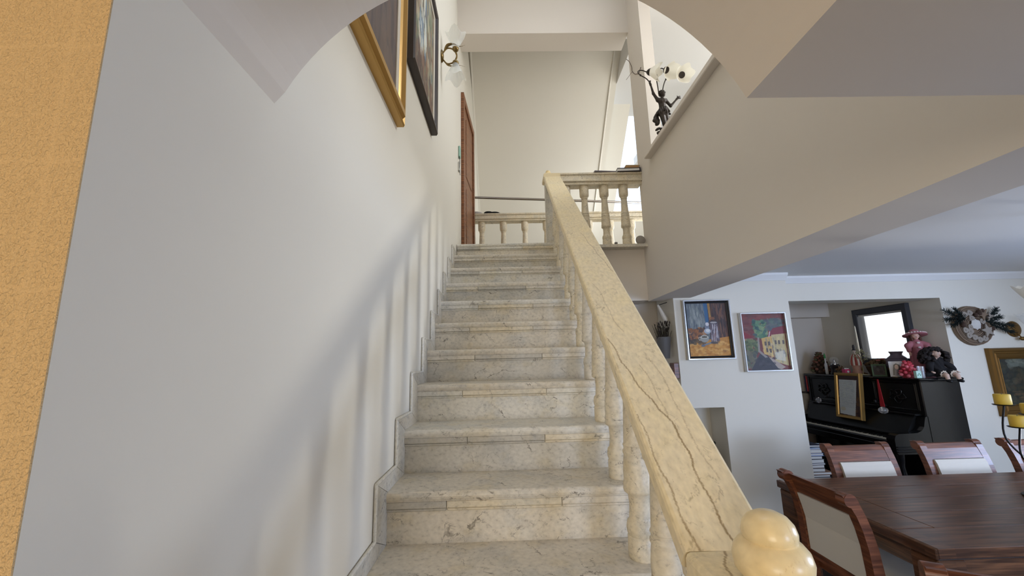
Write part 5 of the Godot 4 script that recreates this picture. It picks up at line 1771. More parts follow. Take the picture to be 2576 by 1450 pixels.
func piano_top() -> void:
	rng.seed = 51
	var t := thing("cone_tree", "small table tree made of brown pine cones at the left end of the piano", "ornament", P(4.25, YT, 5.46))
	var st := mb()
	lathe(st, [[0.0, 0.0], [0.06, 0.0], [0.06, 0.012], [0.085, 0.02], [0.012, 0.28], [0.0, 0.285]], 14)
	obj("core", st, mat(c8(60, 44, 34), 0.95), t)
	var tones := [mat(c8(112, 78, 58), 0.9), mat(c8(84, 62, 44), 0.9), mat(c8(134, 84, 66), 0.9), mat(c8(96, 92, 62), 0.9)]
	for i in 60:
		var v := i / 60.0
		var a := i * 2.4
		var r := 0.092 * (1.0 - v) + 0.012
		st = mb()
		var c := Vector3(cos(a) * r, 0.02 + v * 0.26, sin(a) * r)
		for j in 3:
			blob(st, c + Vector3(cos(a), 0.1, sin(a)) * 0.009 * j, Vector3.ONE * (0.019 - 0.004 * j) * (1.1 - 0.4 * v), 7, 5)
		obj("pine_cone", st, tones[rng.randi() % 4], t)
	t = thing("vial", "slender white bottle with a green tip beside the cone tree", "bottle", P(4.20, YT, 5.30))
	st = mb()
	lathe(st, [[0.0, 0.0], [0.016, 0.0], [0.018, 0.01], [0.018, 0.12], [0.008, 0.15], [0.008, 0.20], [0.0, 0.20]], 14)
	obj("body", st, mat(c8(206, 204, 200), 0.4), t)
	st = mb()
	lathe(st, [[0.0, 0.20], [0.011, 0.20], [0.010, 0.235], [0.004, 0.265], [0.0, 0.268]], 12)
	obj("cap", st, mat(c8(52, 140, 66), 0.5), t)
	t = thing("snow_globe", "small clear glass globe on a dark round foot", "ornament", P(4.24, YT, 5.205))
	st = mb()
	lathe(st, [[0.0, 0.0], [0.055, 0.0], [0.056, 0.02], [0.045, 0.04], [0.048, 0.09], [0.055, 0.10], [0.05, 0.115], [0.0, 0.115]], 20)
	obj("foot", st, mat(c8(40, 32, 32), 0.35), t)
	st = mb()
	lathe(st, [[0.042, 0.116], [0.044, 0.125], [0.042, 0.134], [0.0, 0.134]], 20)
	lathe(st, [[0.0, 0.134], [0.02, 0.134], [0.012, 0.16], [0.016, 0.18], [0.0, 0.195]], 12)
	obj("ring", st, M.silver, t)
	st = mb()
	blob(st, Vector3(0, 0.176, 0), Vector3(0.048, 0.046, 0.048), 20, 14)
	obj("globe", st, M.glass, t)
	t = thing("leaf_bowl", "low bowl of dried leaves on the piano between globe and pink cup", "bowl", P(4.22, YT, 5.075))
	st = mb()
	lathe(st, [[0.0, 0.0], [0.03, 0.0], [0.055, 0.03], [0.06, 0.045], [0.054, 0.045], [0.0, 0.02]], 18)
	obj("bowl", st, mat(c8(120, 112, 92), 0.7), t)
	st = mb()
	for i in 26:
		var a := rng.randf() * TAU
		var r := rng.randf() * 0.06
		blob(st, Vector3(cos(a) * r, 0.05 + rng.randf() * 0.05 * (1.0 - r * 10.0), sin(a) * r), Vector3(0.022, 0.005, 0.012), 6, 4, Basis(Vector3(rng.randf(), rng.randf(), rng.randf()).normalized(), rng.randf() * 3.0))
	obj("leaves", st, mat(c8(118, 88, 62), 0.9), t)
	t = thing("pink_cup", "small bright pink box with a white bow on the piano", "box", P(4.165, YT, 4.955))
	st = mb()
	cbox(st, Vector3(0, 0.035, 0), Vector3(0.062, 0.07, 0.062), 0.005)
	obj("body", st, mat(c8(214, 66, 110), 0.5), t)
	st = mb()
	blob(st, Vector3(-0.014, 0.075, 0.01), Vector3(0.017, 0.010, 0.012), 8, 6)
	blob(st, Vector3(0.014, 0.075, 0.01), Vector3(0.017, 0.010, 0.012), 8, 6)
	blob(st, Vector3(0, 0.04, 0.032), Vector3(0.016, 0.014, 0.004), 8, 6)
	obj("bow", st, M.paper, t)
	striped_figure()
	t = thing("tall_candle", "tall slim white candle on a foot behind the striped figurine", "candle", P(4.45, YT, 5.05))
	st = mb()
	lathe(st, [[0.0, 0.0], [0.05, 0.0], [0.05, 0.008], [0.012, 0.02], [0.010, 0.10], [0.026, 0.15], [0.03, 0.18], [0.0, 0.17]], 16)
	obj("holder", st, M.gold_dark, t)
	st = mb()
	lathe(st, [[0.0, 0.17], [0.0125, 0.17], [0.011, 0.40], [0.007, 0.58], [0.003, 0.60], [0.0, 0.602]], 12)
	obj("wax", st, mat(c8(232, 226, 206), 0.5), t)
	# little wire tree on a flat foot
	t = thing("wire_tree", "small pale wire tree with tiny leaves on a flat oval foot", "ornament", P(4.19, YT, 4.745))
	st = mb()
	blob(st, Vector3(0, 0.008, 0), Vector3(0.05, 0.009, 0.07), 16, 6)
	obj("foot", st, mat(c8(176, 170, 146), 0.6), t)
	st = mb()
	tube(st, [Vector3(0, 0.01, 0), Vector3(0.004, 0.14, 0), Vector3(0.0, 0.22, 0)], [0.005, 0.004, 0.003], 6)
	var tips := []
	for i in 16:
		var a := i * 2.4
		var b := Vector3(0.002, 0.13 + i * 0.009, 0)
		var e := b + Vector3(cos(a) * 0.065, 0.06, sin(a) * 0.065) * (1.0 - i * 0.03)
		tube(st, [b, b.lerp(e, 0.5) + Vector3(0, 0.012, 0), e], [0.002], 4)
		tips.append(e)
	obj("wire", st, mat(c8(150, 140, 104), 0.4, 0.5), t)
	st = mb()
	for e in tips:
		for j in 5:
			blob(st, e + Vector3(rng.randf_range(-1, 1), rng.randf_range(-1, 1), rng.randf_range(-1, 1)) * 0.014, Vector3(0.008, 0.004, 0.006), 6, 4)
	obj("leaves", st, mat(c8(158, 152, 112), 0.7), t)
	# moss basket
	t = thing("moss_basket", "brown basket heaped with moss and dried flowers below the window", "basket", P(4.435, YT, 4.79))
	st = mb()
	lathe(st, [[0.0, 0.0], [0.09, 0.0], [0.115, 0.06], [0.125, 0.10], [0.118, 0.10], [0.0, 0.08]], 22, Transform3D(), 16, 0.03)
	obj("basket", st, mat(c8(92, 66, 44), 0.9), t)
	st = mb()
	for i in 70:
		var a := rng.randf() * TAU
		var r := sqrt(rng.randf()) * 0.12
		blob(st, Vector3(cos(a) * r, 0.10 + 0.06 * (1.0 - r * r * 60.0) + rng.randf() * 0.02, sin(a) * r), Vector3.ONE * rng.randf_range(0.012, 0.022), 6, 4)
	obj("moss", st, mat(c8(96, 76, 48), 0.95), t)
	for q in [[-0.05, 0.17, 0.05, c8(190, 120, 110)], [0.06, 0.165, 0.03, c8(206, 180, 170)], [0.0, 0.185, 0.06, c8(170, 90, 80)], [0.08, 0.15, 0.06, c8(150, 140, 150)]]:
		st = mb()
		for i in 6:
			var a := TAU * i / 6.0
			blob(st, Vector3(q[0] + cos(a) * 0.012, q[1], q[2] + sin(a) * 0.012), Vector3(0.011, 0.008, 0.011), 6, 4)
		obj("flower", st, mat(q[3], 0.85), t)
	# green framed picture
	var im := Image.create(48, 48, false, Image.FORMAT_RGB8)
	im.fill(c8(150, 162, 156))
	strokes(im, 0, 0, 1, 1, 40, [c8(120, 136, 126), c8(190, 194, 184), c8(90, 96, 88)], 0.1, 0.1, 0.6)
	dab(im, 0.65, 0.65, 0.16, 0.16, c8(60, 58, 56))
	dab(im, 0.4, 0.45, 0.14, 0.2, c8(206, 206, 196))
	var pf := picture("green_frame", "small square picture in a green frame on the piano", P(4.175, YT + 0.0665, 4.52), -PI / 2 + 0.75, 0.125, 0.133, [[0.0, 0.0], [0.0, 0.012], [0.003, 0.015], [0.014, 0.013], [0.016, 0.008]], mat(c8(72, 92, 60), 0.6), painted(im))
	# amber dish
	t = thing("amber_dish", "shiny amber glass dish beside the photograph", "dish", P(4.30, YT, 4.47))
	st = mb()
	lathe(st, [[0.0, 0.0], [0.025, 0.0], [0.02, 0.02], [0.045, 0.07], [0.05, 0.09], [0.044, 0.09], [0.0, 0.03]], 18, Transform3D(), 9, 0.08)
	obj("dish", st, mat(c8(196, 140, 40), 0.15, 0.5), t)
	st = mb()
	for i in 6:
		blob(st, Vector3(cos(i * 1.1) * 0.022, 0.08 + 0.01 * (i % 2), sin(i * 1.1) * 0.022), Vector3.ONE * 0.016, 8, 6)
	obj("amber_ball", st, mat(c8(222, 168, 70), 0.2, 0.3), t)
	# vase
	t = thing("clay_vase", "round grey violet vase with a short wide neck before the window", "vase", P(4.44, YT, 4.56))
	st = mb()
	lathe(st, [[0.0, 0.0], [0.05, 0.0], [0.055, 0.01], [0.085, 0.06], [0.100, 0.12], [0.098, 0.16], [0.08, 0.20], [0.052, 0.225], [0.050, 0.24], [0.064, 0.265], [0.060, 0.268], [0.046, 0.24], [0.044, 0.20], [0.0, 0.18]], 28)
	obj("body", st, mat(c8(112, 100, 112), 0.5), t)
	st = mb()
	for i in 5:
		var tor := []
		for j in 25:
			var a := TAU * j / 24.0
			var r: float = [0.092, 0.100, 0.100, 0.0955, 0.086][i] + 0.0008
			tor.append(Vector3(cos(a) * r, [0.075, 0.105, 0.13, 0.16, 0.19][i], sin(a) * r))
		tube(st, tor, [0.0022], 5)
	obj("groove_band", st, mat(c8(86, 74, 88), 0.6), t)
	# photograph card
	im = Image.create(60, 84, false, Image.FORMAT_RGB8)
	im.fill(c8(206, 204, 202))
	shape(im, [[0.30, 0.20], [0.50, 0.10], [0.74, 0.20], [0.86, 0.70], [0.80, 0.95], [0.16, 0.95], [0.20, 0.60]], c8(58, 44, 40))
	dab(im, 0.50, 0.36, 0.14, 0.17, c8(206, 168, 146))
	shape(im, [[0.38, 0.52], [0.62, 0.52], [0.74, 1.0], [0.28, 1.0]], c8(120, 110, 116))
	dab(im, 0.45, 0.34, 0.025, 0.012, c8(60, 44, 40))
	dab(im, 0.56, 0.34, 0.025, 0.012, c8(60, 44, 40))
	dab(im, 0.505, 0.45, 0.04, 0.012, c8(160, 90, 86))
	t = thing("photo_card", "photograph of a person with long dark hair leaning on the piano top", "photo", P(4.165, YT + 0.002, 4.30), -PI / 2 + 0.85)
	st = mb()
	cbox(st, Vector3(0, 0.082, -0.006), Vector3(0.118, 0.160, 0.003), 0.001)
	obj("card", st, M.paper, t)
	st = mb()
	quad(st, Vector3(-0.054, 0.008, -0.0038), Vector3(0.054, 0.008, -0.0038), Vector3(0.054, 0.156, -0.0038), Vector3(-0.054, 0.156, -0.0038), Vector3.BACK)
	obj("print", st, painted(im, 0.3), t)
	# pink tree
	t = thing("rose_tree", "little table tree of pink and red foil roses on the piano", "ornament", P(4.165, YT, 4.18))
	st = mb()
	lathe(st, [[0.0, 0.0], [0.055, 0.0], [0.05, 0.04], [0.035, 0.13], [0.012, 0.165], [0.0, 0.17]], 14)
	obj("core", st, mat(c8(150, 40, 52), 0.6), t)
	for i in 34:
		var v := i / 34.0
		var a := i * 2.4
		var r := 0.060 * (1.0 - v) + 0.014
		st = mb()
		var c := Vector3(cos(a) * r, 0.014 + v * 0.15, sin(a) * r)
		blob(st, c, Vector3.ONE * 0.017, 8, 6)
		blob(st, c + Vector3(cos(a), 0.2, sin(a)) * 0.011, Vector3.ONE * 0.010, 7, 5)
		obj("rose", st, [mat(c8(206, 70, 84), 0.45), mat(c8(222, 110, 118), 0.45), mat(c8(176, 44, 56), 0.45)][i % 3], t)
	# mint box and glass
	t = thing("mint_box", "small mint green card box in front of a short clear glass", "box", P(4.145, YT, 4.07))
	st = mb()
	cbox(st, Vector3(0, 0.036, 0), Vector3(0.052, 0.072, 0.03), 0.002)
	obj("body", st, mat(c8(190, 222, 206), 0.6), t)
	st = mb()
	for i in 3:
		blob(st, Vector3(-0.012 + i * 0.012, 0.03 + 0.012 * (i % 2), 0.0152), Vector3(0.006, 0.006, 0.001), 8, 4)
	obj("print", st, mat(c8(60, 110, 90), 0.6), t)
	t = thing("short_glass", "short clear drinking glass by the pink doll", "glass", P(4.20, YT, 4.085))
	st = mb()
	lathe(st, [[0.0, 0.0], [0.026, 0.0], [0.030, 0.115], [0.028, 0.115], [0.0245, 0.006], [0.0, 0.006]], 20)
	obj("body", st, M.glass, t)
	pink_doll()
	dark_doll()
	# red and dark books upright against the far end of the piano
	for q in [["red_book", "slim red book standing upright at the far end of the piano", 5.620, c8(196, 52, 58)], ["blue_book", "dark blue book standing upright behind the slim red one", 5.647, c8(40, 44, 70)]]:
		t = thing(q[0], q[1], "book", P(4.22, -0.52, q[2]), 0.0)
		st = mb()
		cbox(st, Vector3(0, 0.108, 0), Vector3(0.15, 0.215, 0.021), 0.003)
		obj("cover", st, mat(q[3], 0.5), t)
		st = mb()
		cbox(st, Vector3(0.003, 0.108, 0), Vector3(0.1475, 0.2165, 0.014), 0.001)
		obj("pages", st, M.paper, t)
	t = thing("corner_shelf", "small dark wall shelf carrying the two upright books", "shelf", P(4.24, -0.545, 5.655))
	st = mb()
	cbox(st, Vector3(0, 0.011, 0), Vector3(0.26, 0.022, 0.10), 0.004)
	obj("board", st, M.wood_dark, t)
	st = mb()
	prism(st, PackedVector2Array([Vector2(0.05, 0), Vector2(-0.04, 0), Vector2(0.05, -0.08)]), 0.02, Transform3D(Basis(Vector3(0, 0, -1), Vector3.UP, Vector3.RIGHT), Vector3(-0.01, 0, 0)))
	obj("bracket", st, M.wood_dark, t)

func striped_figure() -> void:
	var t := thing("striped_figurine", "slim figurine in a red and white striped robe with dark hat", "figurine", P(4.245, YT, 4.885))
	var st := mb()
	lathe(st, [[0.0, 0.0], [0.05, 0.0], [0.052, 0.03], [0.035, 0.06], [0.045, 0.10], [0.05, 0.12]], 20, Transform3D(), 7, 0.10)
	obj("foot", st, mat(c8(196, 150, 128), 0.6), t)
	var red := mat(c8(170, 72, 58), 0.6)
	var white := mat(c8(226, 214, 196), 0.6)
	for i in 14:
		st = mb()
		var a := TAU * i / 14.0
		var path := []
		for q in [[0.048, 0.115], [0.050, 0.15], [0.044, 0.19], [0.034, 0.225], [0.018, 0.25]]:
			path.append(Vector3(cos(a) * q[0], q[1], sin(a) * q[0]))
		tube(st, curve(path, 3), [0.0125, 0.0125, 0.0125, 0.012, 0.012, 0.0115, 0.011, 0.010, 0.009, 0.008, 0.007, 0.006, 0.005], 6)
		obj("robe_stripe", st, red if i % 2 else white, t)
	inst("head", nets([[Vector3(0, 0.25, 0), Vector3(0, 0.268, 0), 0.008, 0.008], [Vector3(0, 0.285, 0), Vector3(0, 0.277, 0.003), 0.017, 0.013], [Vector3(0, 0.282, 0.016), Vector3(0, 0.279, 0.019), 0.004, 0.003]], 0.004, 0.006), mat(c8(226, 206, 188), 0.6), t)
	st = mb()
	for s in [-1, 1]:
		blob(st, Vector3(0.006 * s, 0.287, 0.015), Vector3(0.0022, 0.0025, 0.002), 6, 4)
	obj("eye", st, M.black, t)
	st = mb()
	lathe(st, [[0.0, 0.292], [0.026, 0.293], [0.026, 0.297], [0.015, 0.300], [0.012, 0.325], [0.016, 0.335], [0.010, 0.345], [0.013, 0.355], [0.0, 0.362]], 14)
	obj("hat", st, mat(c8(38, 34, 34), 0.6), t)

func face(t: Node3D, c: Vector3, s: float, eye: Material, lips: Material) -> void:
	# eyes and mouth on the front (+z) of a head of scale s centred at c
	for sx in [-1, 1]:
		var st := mb()
		blob(st, c + Vector3(0.36 * sx, 0.05, 0.88) * s, Vector3(0.17, 0.12, 0.08) * s, 8, 6)
		var e := obj("eye", st, M.paper, t)
		st = mb()
		blob(st, c + Vector3(0.36 * sx, 0.05, 0.94) * s, Vector3(0.09, 0.10, 0.05) * s, 8, 6)
		obj("iris", st, eye, e)
	var st2 := mb()
	blob(st2, c + Vector3(0, -0.50, 0.86) * s, Vector3(0.20, 0.07, 0.08) * s, 8, 6)
	obj("mouth", st2, lips, t)

func head_prims(c: Vector3, s: float) -> Array:
	return [[c + Vector3(0, 0.15, -0.05) * s, c + Vector3(0, 0.10, 0.05) * s, 0.92 * s, 0.90 * s], [c + Vector3(0, -0.45, 0.20) * s, c + Vector3(0, -0.55, 0.30) * s, 0.55 * s, 0.45 * s], [c + Vector3(0, 0.0, 0.90) * s, c + Vector3(0, -0.14, 1.0) * s, 0.10 * s, 0.14 * s], [c + Vector3(-0.95, 0.0, 0.0) * s, c + Vector3(-0.95, -0.15, 0.0) * s, 0.16 * s, 0.14 * s], [c + Vector3(0.95, 0.0, 0.0) * s, c + Vector3(0.95, -0.15, 0.0) * s, 0.16 * s, 0.14 * s], [c + Vector3(0, -0.6, -0.1) * s, c + Vector3(0, -1.3, -0.15) * s, 0.42 * s, 0.45 * s]]

func hand(k: Array, at: Vector3, dir: Vector3, across: Vector3, s: float) -> void:
	k.append([at, at + dir * 0.6 * s, 0.34 * s, 0.36 * s])
	for i in 4:
		var b := at + dir * 0.7 * s + across * (i - 1.5) * 0.24 * s
		var l: float = [0.55, 0.68, 0.64, 0.48][i]
		k.append([b, b + dir * l * 0.6 * s, 0.12 * s, 0.11 * s])
		k.append([b + dir * l * 0.6 * s, b + dir * l * s - Vector3(0, 0.1, 0) * s, 0.11 * s, 0.09 * s])
	k.append([at + dir * 0.2 * s + across * 0.4 * s, at + dir * 0.6 * s + across * 0.75 * s, 0.13 * s, 0.10 * s])

func pink_doll() -> void:
	var t := thing("pink_doll", "doll in a pink dress and wide pink hat standing before the window", "doll", P(4.458, YT, 4.325), -0.45)
	var skin := mat(c8(222, 176, 156), 0.5)
	var pink := mat(c8(172, 106, 112), 0.85)
	var dress := []
	dress.append([Vector3(0, 0.092, 0), Vector3(0, 0.20, 0), 0.085, 0.066])
	dress.append([Vector3(0, 0.20, 0), Vector3(0, 0.33, 0), 0.066, 0.040])
	dress.append([Vector3(0, 0.33, 0), Vector3(0, 0.365, 0), 0.042, 0.034])
	for s in [-1, 1]:
		dress.append([Vector3(0.045 * s, 0.355, 0), Vector3(0.078 * s, 0.325, 0.015), 0.024, 0.030])
		dress.append([Vector3(0.078 * s, 0.325, 0.015), Vector3(0.085 * s, 0.27, 0.04), 0.026, 0.020])
	inst("dress", nets(dress, 0.007, 0.014, [12.0, 14.0, 0.0045, 0.0, 0.25]), pink, t)
	var st := mb()
	lathe(st, [[0.0, 0.0], [0.088, 0.0], [0.093, 0.01], [0.088, 0.03], [0.075, 0.05], [0.0, 0.055]], 24, Transform3D(), 12, 0.06)
	obj("hem_frill", st, mat(c8(186, 132, 134), 0.85), t)
	var c := Vector3(0, 0.425, 0.004)
	var k := head_prims(c, 0.036)
	hand(k, Vector3(-0.086, 0.255, 0.048), Vector3(0, -1, 0.25).normalized(), Vector3(0.4, 0, 1).normalized(), 0.026)
	inst("head", nets(k.slice(0, 6), 0.0045, 0.008), skin, t)
	inst("hand", nets(k.slice(6), 0.0022, 0.003), skin, t)
	var k2 := []
	hand(k2, Vector3(0.086, 0.255, 0.048), Vector3(0, -1, 0.25).normalized(), Vector3(-0.4, 0, 1).normalized(), 0.026)
	inst("hand", nets(k2, 0.0022, 0.003), skin, t)
	face(t, c, 0.036, mat(c8(70, 50, 40), 0.3), mat(c8(190, 80, 84), 0.5))
	st = mb()
	for i in 40:
		var a := rng.randf_range(-0.5, PI + 0.5) + PI
		blob(st, c + Vector3(cos(a) * 0.038, rng.randf_range(-0.06, 0.025), sin(a) * 0.036 - 0.006), Vector3(0.013, 0.018, 0.013), 6, 4)
	obj("hair", st, mat(c8(92, 58, 44), 0.8), t)
	st = mb()
	var tilt := Transform3D(Basis(Vector3(1, 0, 0), -0.25), c + Vector3(0, 0.022, -0.006))
	lathe(st, [[0.040, -0.006], [0.100, -0.014], [0.104, -0.010], [0.098, -0.004], [0.045, 0.006], [0.044, 0.030], [0.036, 0.046], [0.018, 0.055], [0.0, 0.057]], 28, tilt, 8, 0.025)
	obj("hat", st, mat(c8(180, 112, 116), 0.85), t)
	var lace := mat(c8(226, 202, 196), 0.85)
	for i in 13:
		st = mb()
		if i < 9:
			var a := PI * 0.2 + i * 0.25
			blob(st, tilt * Vector3(cos(a) * 0.092, 0.0, sin(a) * 0.092), Vector3(0.012, 0.010, 0.012), 7, 5)
		else:
			blob(st, Vector3(0.0, 0.355 - (i - 9) * 0.05, 0.045 + (i - 9) * 0.006), Vector3(0.016, 0.012, 0.010), 7, 5)
		obj("lace_bow", st, lace, t)
	st = mb()
	tube(st, [Vector3(0.01, 0.30, 0.10), Vector3(0.075, 0.15, 0.11), Vector3(0.13, 0.004, 0.115)], [0.006, 0.010, 0.004], 8)
	obj("parasol", st, mat(c8(44, 36, 44), 0.6), t)

func dark_doll() -> void:
	var t := thing("dark_doll", "seated doll in black with a huge mane of dark curls at the piano's near end", "doll", P(4.385, YT, 4.10))
	var skin := mat(c8(206, 172, 152), 0.5)
	var cloth := mat(c8(22, 19, 20), 0.9)
	var b := []
	b.append([Vector3(0, 0.082, -0.01), Vector3(0, 0.15, -0.01), 0.075, 0.05])
	b.append([Vector3(0, 0.15, -0.01), Vector3(0, 0.19, 0.0), 0.05, 0.04])
	for s in [-1, 1]:
		b.append([Vector3(0.045 * s, 0.175, 0.0), Vector3(0.105 * s, 0.115, 0.03), 0.028, 0.026])
		b.append([Vector3(0.105 * s, 0.115, 0.03), Vector3(0.118 * s, 0.075, 0.055), 0.026, 0.020])
		b.append([Vector3(0.045 * s, 0.050, 0.03), Vector3(0.052 * s, 0.046, 0.08), 0.042, 0.036])
		b.append([Vector3(0.085 * s, 0.042, 0.01), Vector3(0.135 * s, 0.03, 0.02), 0.034, 0.022])
	inst("dress", nets(b, 0.007, 0.016, [9.0, 70.0, 0.003, 0.0, 0.2]), cloth, t)
	var c := Vector3(-0.008, 0.235, 0.028)
	var hp := head_prims(c, 0.038)
	inst("head", nets(hp, 0.0042, 0.008), skin, t)
	face(t, c, 0.038, mat(c8(40, 30, 26), 0.3), mat(c8(150, 66, 66), 0.5))
	for s in [-1, 1]:
		var k := []
		hand(k, Vector3(0.122 * s, 0.060, 0.064), Vector3(0.2 * s, -0.4, 1).normalized(), Vector3(-s, 0, 0.2).normalized(), 0.024)
		inst("hand", nets(k, 0.0022, 0.003), skin, t)
		inst("leg", nets([[Vector3(0.05 * s, 0.040, 0.095), Vector3(0.054 * s, 0.026, 0.128), 0.021, 0.020], [Vector3(0.054 * s, 0.026, 0.128), Vector3(0.056 * s, -0.010, 0.138), 0.019, 0.017]], 0.0045, 0.008), skin, t)
		var st := mb()
		lathe(st, [[0.020, 0.0], [0.032, 0.004], [0.034, 0.010], [0.022, 0.016]], 18, aim(Vector3(0, -0.3, 1), Vector3(0.051 * s, 0.040, 0.094)), 9, 0.10)
		obj("frill", st, mat(c8(206, 190, 170), 0.9), t)
		inst("shoe", nets([[Vector3(0.056 * s, -0.022, 0.138), Vector3(0.058 * s, -0.030, 0.162), 0.019, 0.014]], 0.0045, 0.006), M.black, t)
	# mane of curls
	var hair := mat(c8(34, 26, 23), 0.9)
	for n in 5:
		var st := mb()
		for i in 30:
			var a := rng.randf() * TAU
			var v := rng.randf_range(-0.75, 1.0)
			var r := sqrt(1.0 - v * v)
			var p := c + Vector3(cos(a) * r * 0.105, v * 0.078 - 0.012, sin(a) * r * 0.07 - 0.03)
			if p.z > c.z - 0.022 and absf(p.x - c.x) < 0.052 and p.y < c.y + 0.05 and p.y > c.y - 0.075:
				continue
			var d := Vector3(cos(a), -0.6, sin(a) * 0.5).normalized()
			var path := []
			for j in 5:
				path.append(p + d * j * 0.011 + Vector3(sin(j * 1.9 + i), cos(j * 1.7 + i), sin(j * 2.3)) * 0.006)
			tube(st, path, [0.013, 0.015, 0.014, 0.011, 0.006], 6)
		obj("curls", st, hair, t)

# ------------------------------------------------------------------ table, chairs, rug
func table_and_chairs() -> void:
	rng.seed = 61
	var st := mb()
	cbox(st, Vector3(0, 0.006, 0), Vector3(3.3, 0.011, 1.9), 0.003)
	var rm := mat(c8(110, 96, 92), 0.98)
	rm.albedo_texture = tex(marble_image(256, 91, c8(96, 84, 78), c8(52, 44, 44), c8(150, 140, 128), c8(110, 70, 62)))
	world_tex(rm, 2.2)
	single("rug", "dark mottled woven rug under the dining table", "rug", P(3.2, -EYE, 2.3), st, rm)
	var x0 := 1.734
	var x1 := 4.25
	var z0 := 1.772
	var z1 := 2.752
	var o := P((x0 + x1) / 2, -EYE + 0.012, (z0 + z1) / 2)
	var t := thing("dining_table", "large dark brown wooden dining table with a framed plank top", "table", o)
	var up := 0.751 - 0.012
	var bw := 0.20
	var X := (x1 - x0) / 2
	var Z := (z1 - z0) / 2
	for s in [-1, 1]:
		st = mb()
		cbox(st, Vector3(0, up - 0.02, (Z - bw / 2) * s), Vector3(X * 2 - 0.024, 0.04, bw - 0.005), 0.003)
		obj("border_board", st, M.wood_table, t)
		st = mb()
		cbox(st, Vector3((X - 0.012 - bw / 2) * s, up - 0.02, 0), Vector3(bw - 0.005, 0.04, Z * 2 - 2 * bw - 0.005), 0.003)
		obj("border_board", st, M.wood_table, t)
		st = mb()
		cbox(st, Vector3((X - 0.005) * s, up - 0.022, 0), Vector3(0.010, 0.044, Z * 2), 0.004)
		obj("edge_strip", st, M.wood_table, t)
	for i in 3:
		st = mb()
		var w := (Z * 2 - 2 * bw) / 3.0
		cbox(st, Vector3(0, up - 0.0205, -Z + bw + w * (i + 0.5)), Vector3(X * 2 - 0.024 - 2 * bw - 0.003, 0.039, w - 0.003), 0.002)
		obj("top_plank", st, M.wood_table, t)
	st = mb()
	cbox(st, Vector3(0, up - 0.044, 0), Vector3(X * 2 - 0.03, 0.008, Z * 2 - 0.02), 0.002)
	obj("top_core", st, M.wood_dark, t)
	for s in [-1, 1]:
		st = mb()
		cbox(st, Vector3(0, up - 0.088, (Z - 0.04) * s), Vector3(X * 2 - 0.2, 0.08, 0.03), 0.004)
		cbox(st, Vector3((X - 0.05) * s, up - 0.088, 0), Vector3(0.03, 0.08, Z * 2 - 0.2), 0.004)
		obj("apron", st, M.wood_table, t)
		for s2 in [-1, 1]:
			st = mb()
			cbox(st, Vector3((X - 0.07) * s, (up - 0.048) / 2, (Z - 0.07) * s2), Vector3(0.12, up - 0.048, 0.12), 0.006)
			obj("leg", st, M.wood_table, t)
	var proto := chair("dining_chair", "left of the two chairs fully seen across the table, with cream upholstery")
	var spots := [[2.49, 2.70, 0.0, ""], [3.16, 2.70, 0.0, "right of the two chairs fully seen across the table, with cream upholstery"], [3.82, 2.72, 0.05, "dining chair at the far side of the table, cut by the right edge"], [1.865, 2.185, PI / 2, "near chair with its back to the stairs at the table's left end"], [1.62, 1.50, deg_to_rad(150), "dining chair at the near corner of the table, only its top rail showing"]]
	for i in spots.size():
		var q = spots[i]
		var c: Node3D = proto
		if i > 0:
			c = proto.duplicate()
			c.name = numbered("dining_chair")
			add_child(c)
			c.set_meta("label", q[3])
		c.position = P(q[0], -EYE + 0.012, q[1])
		c.rotation.y = q[2]

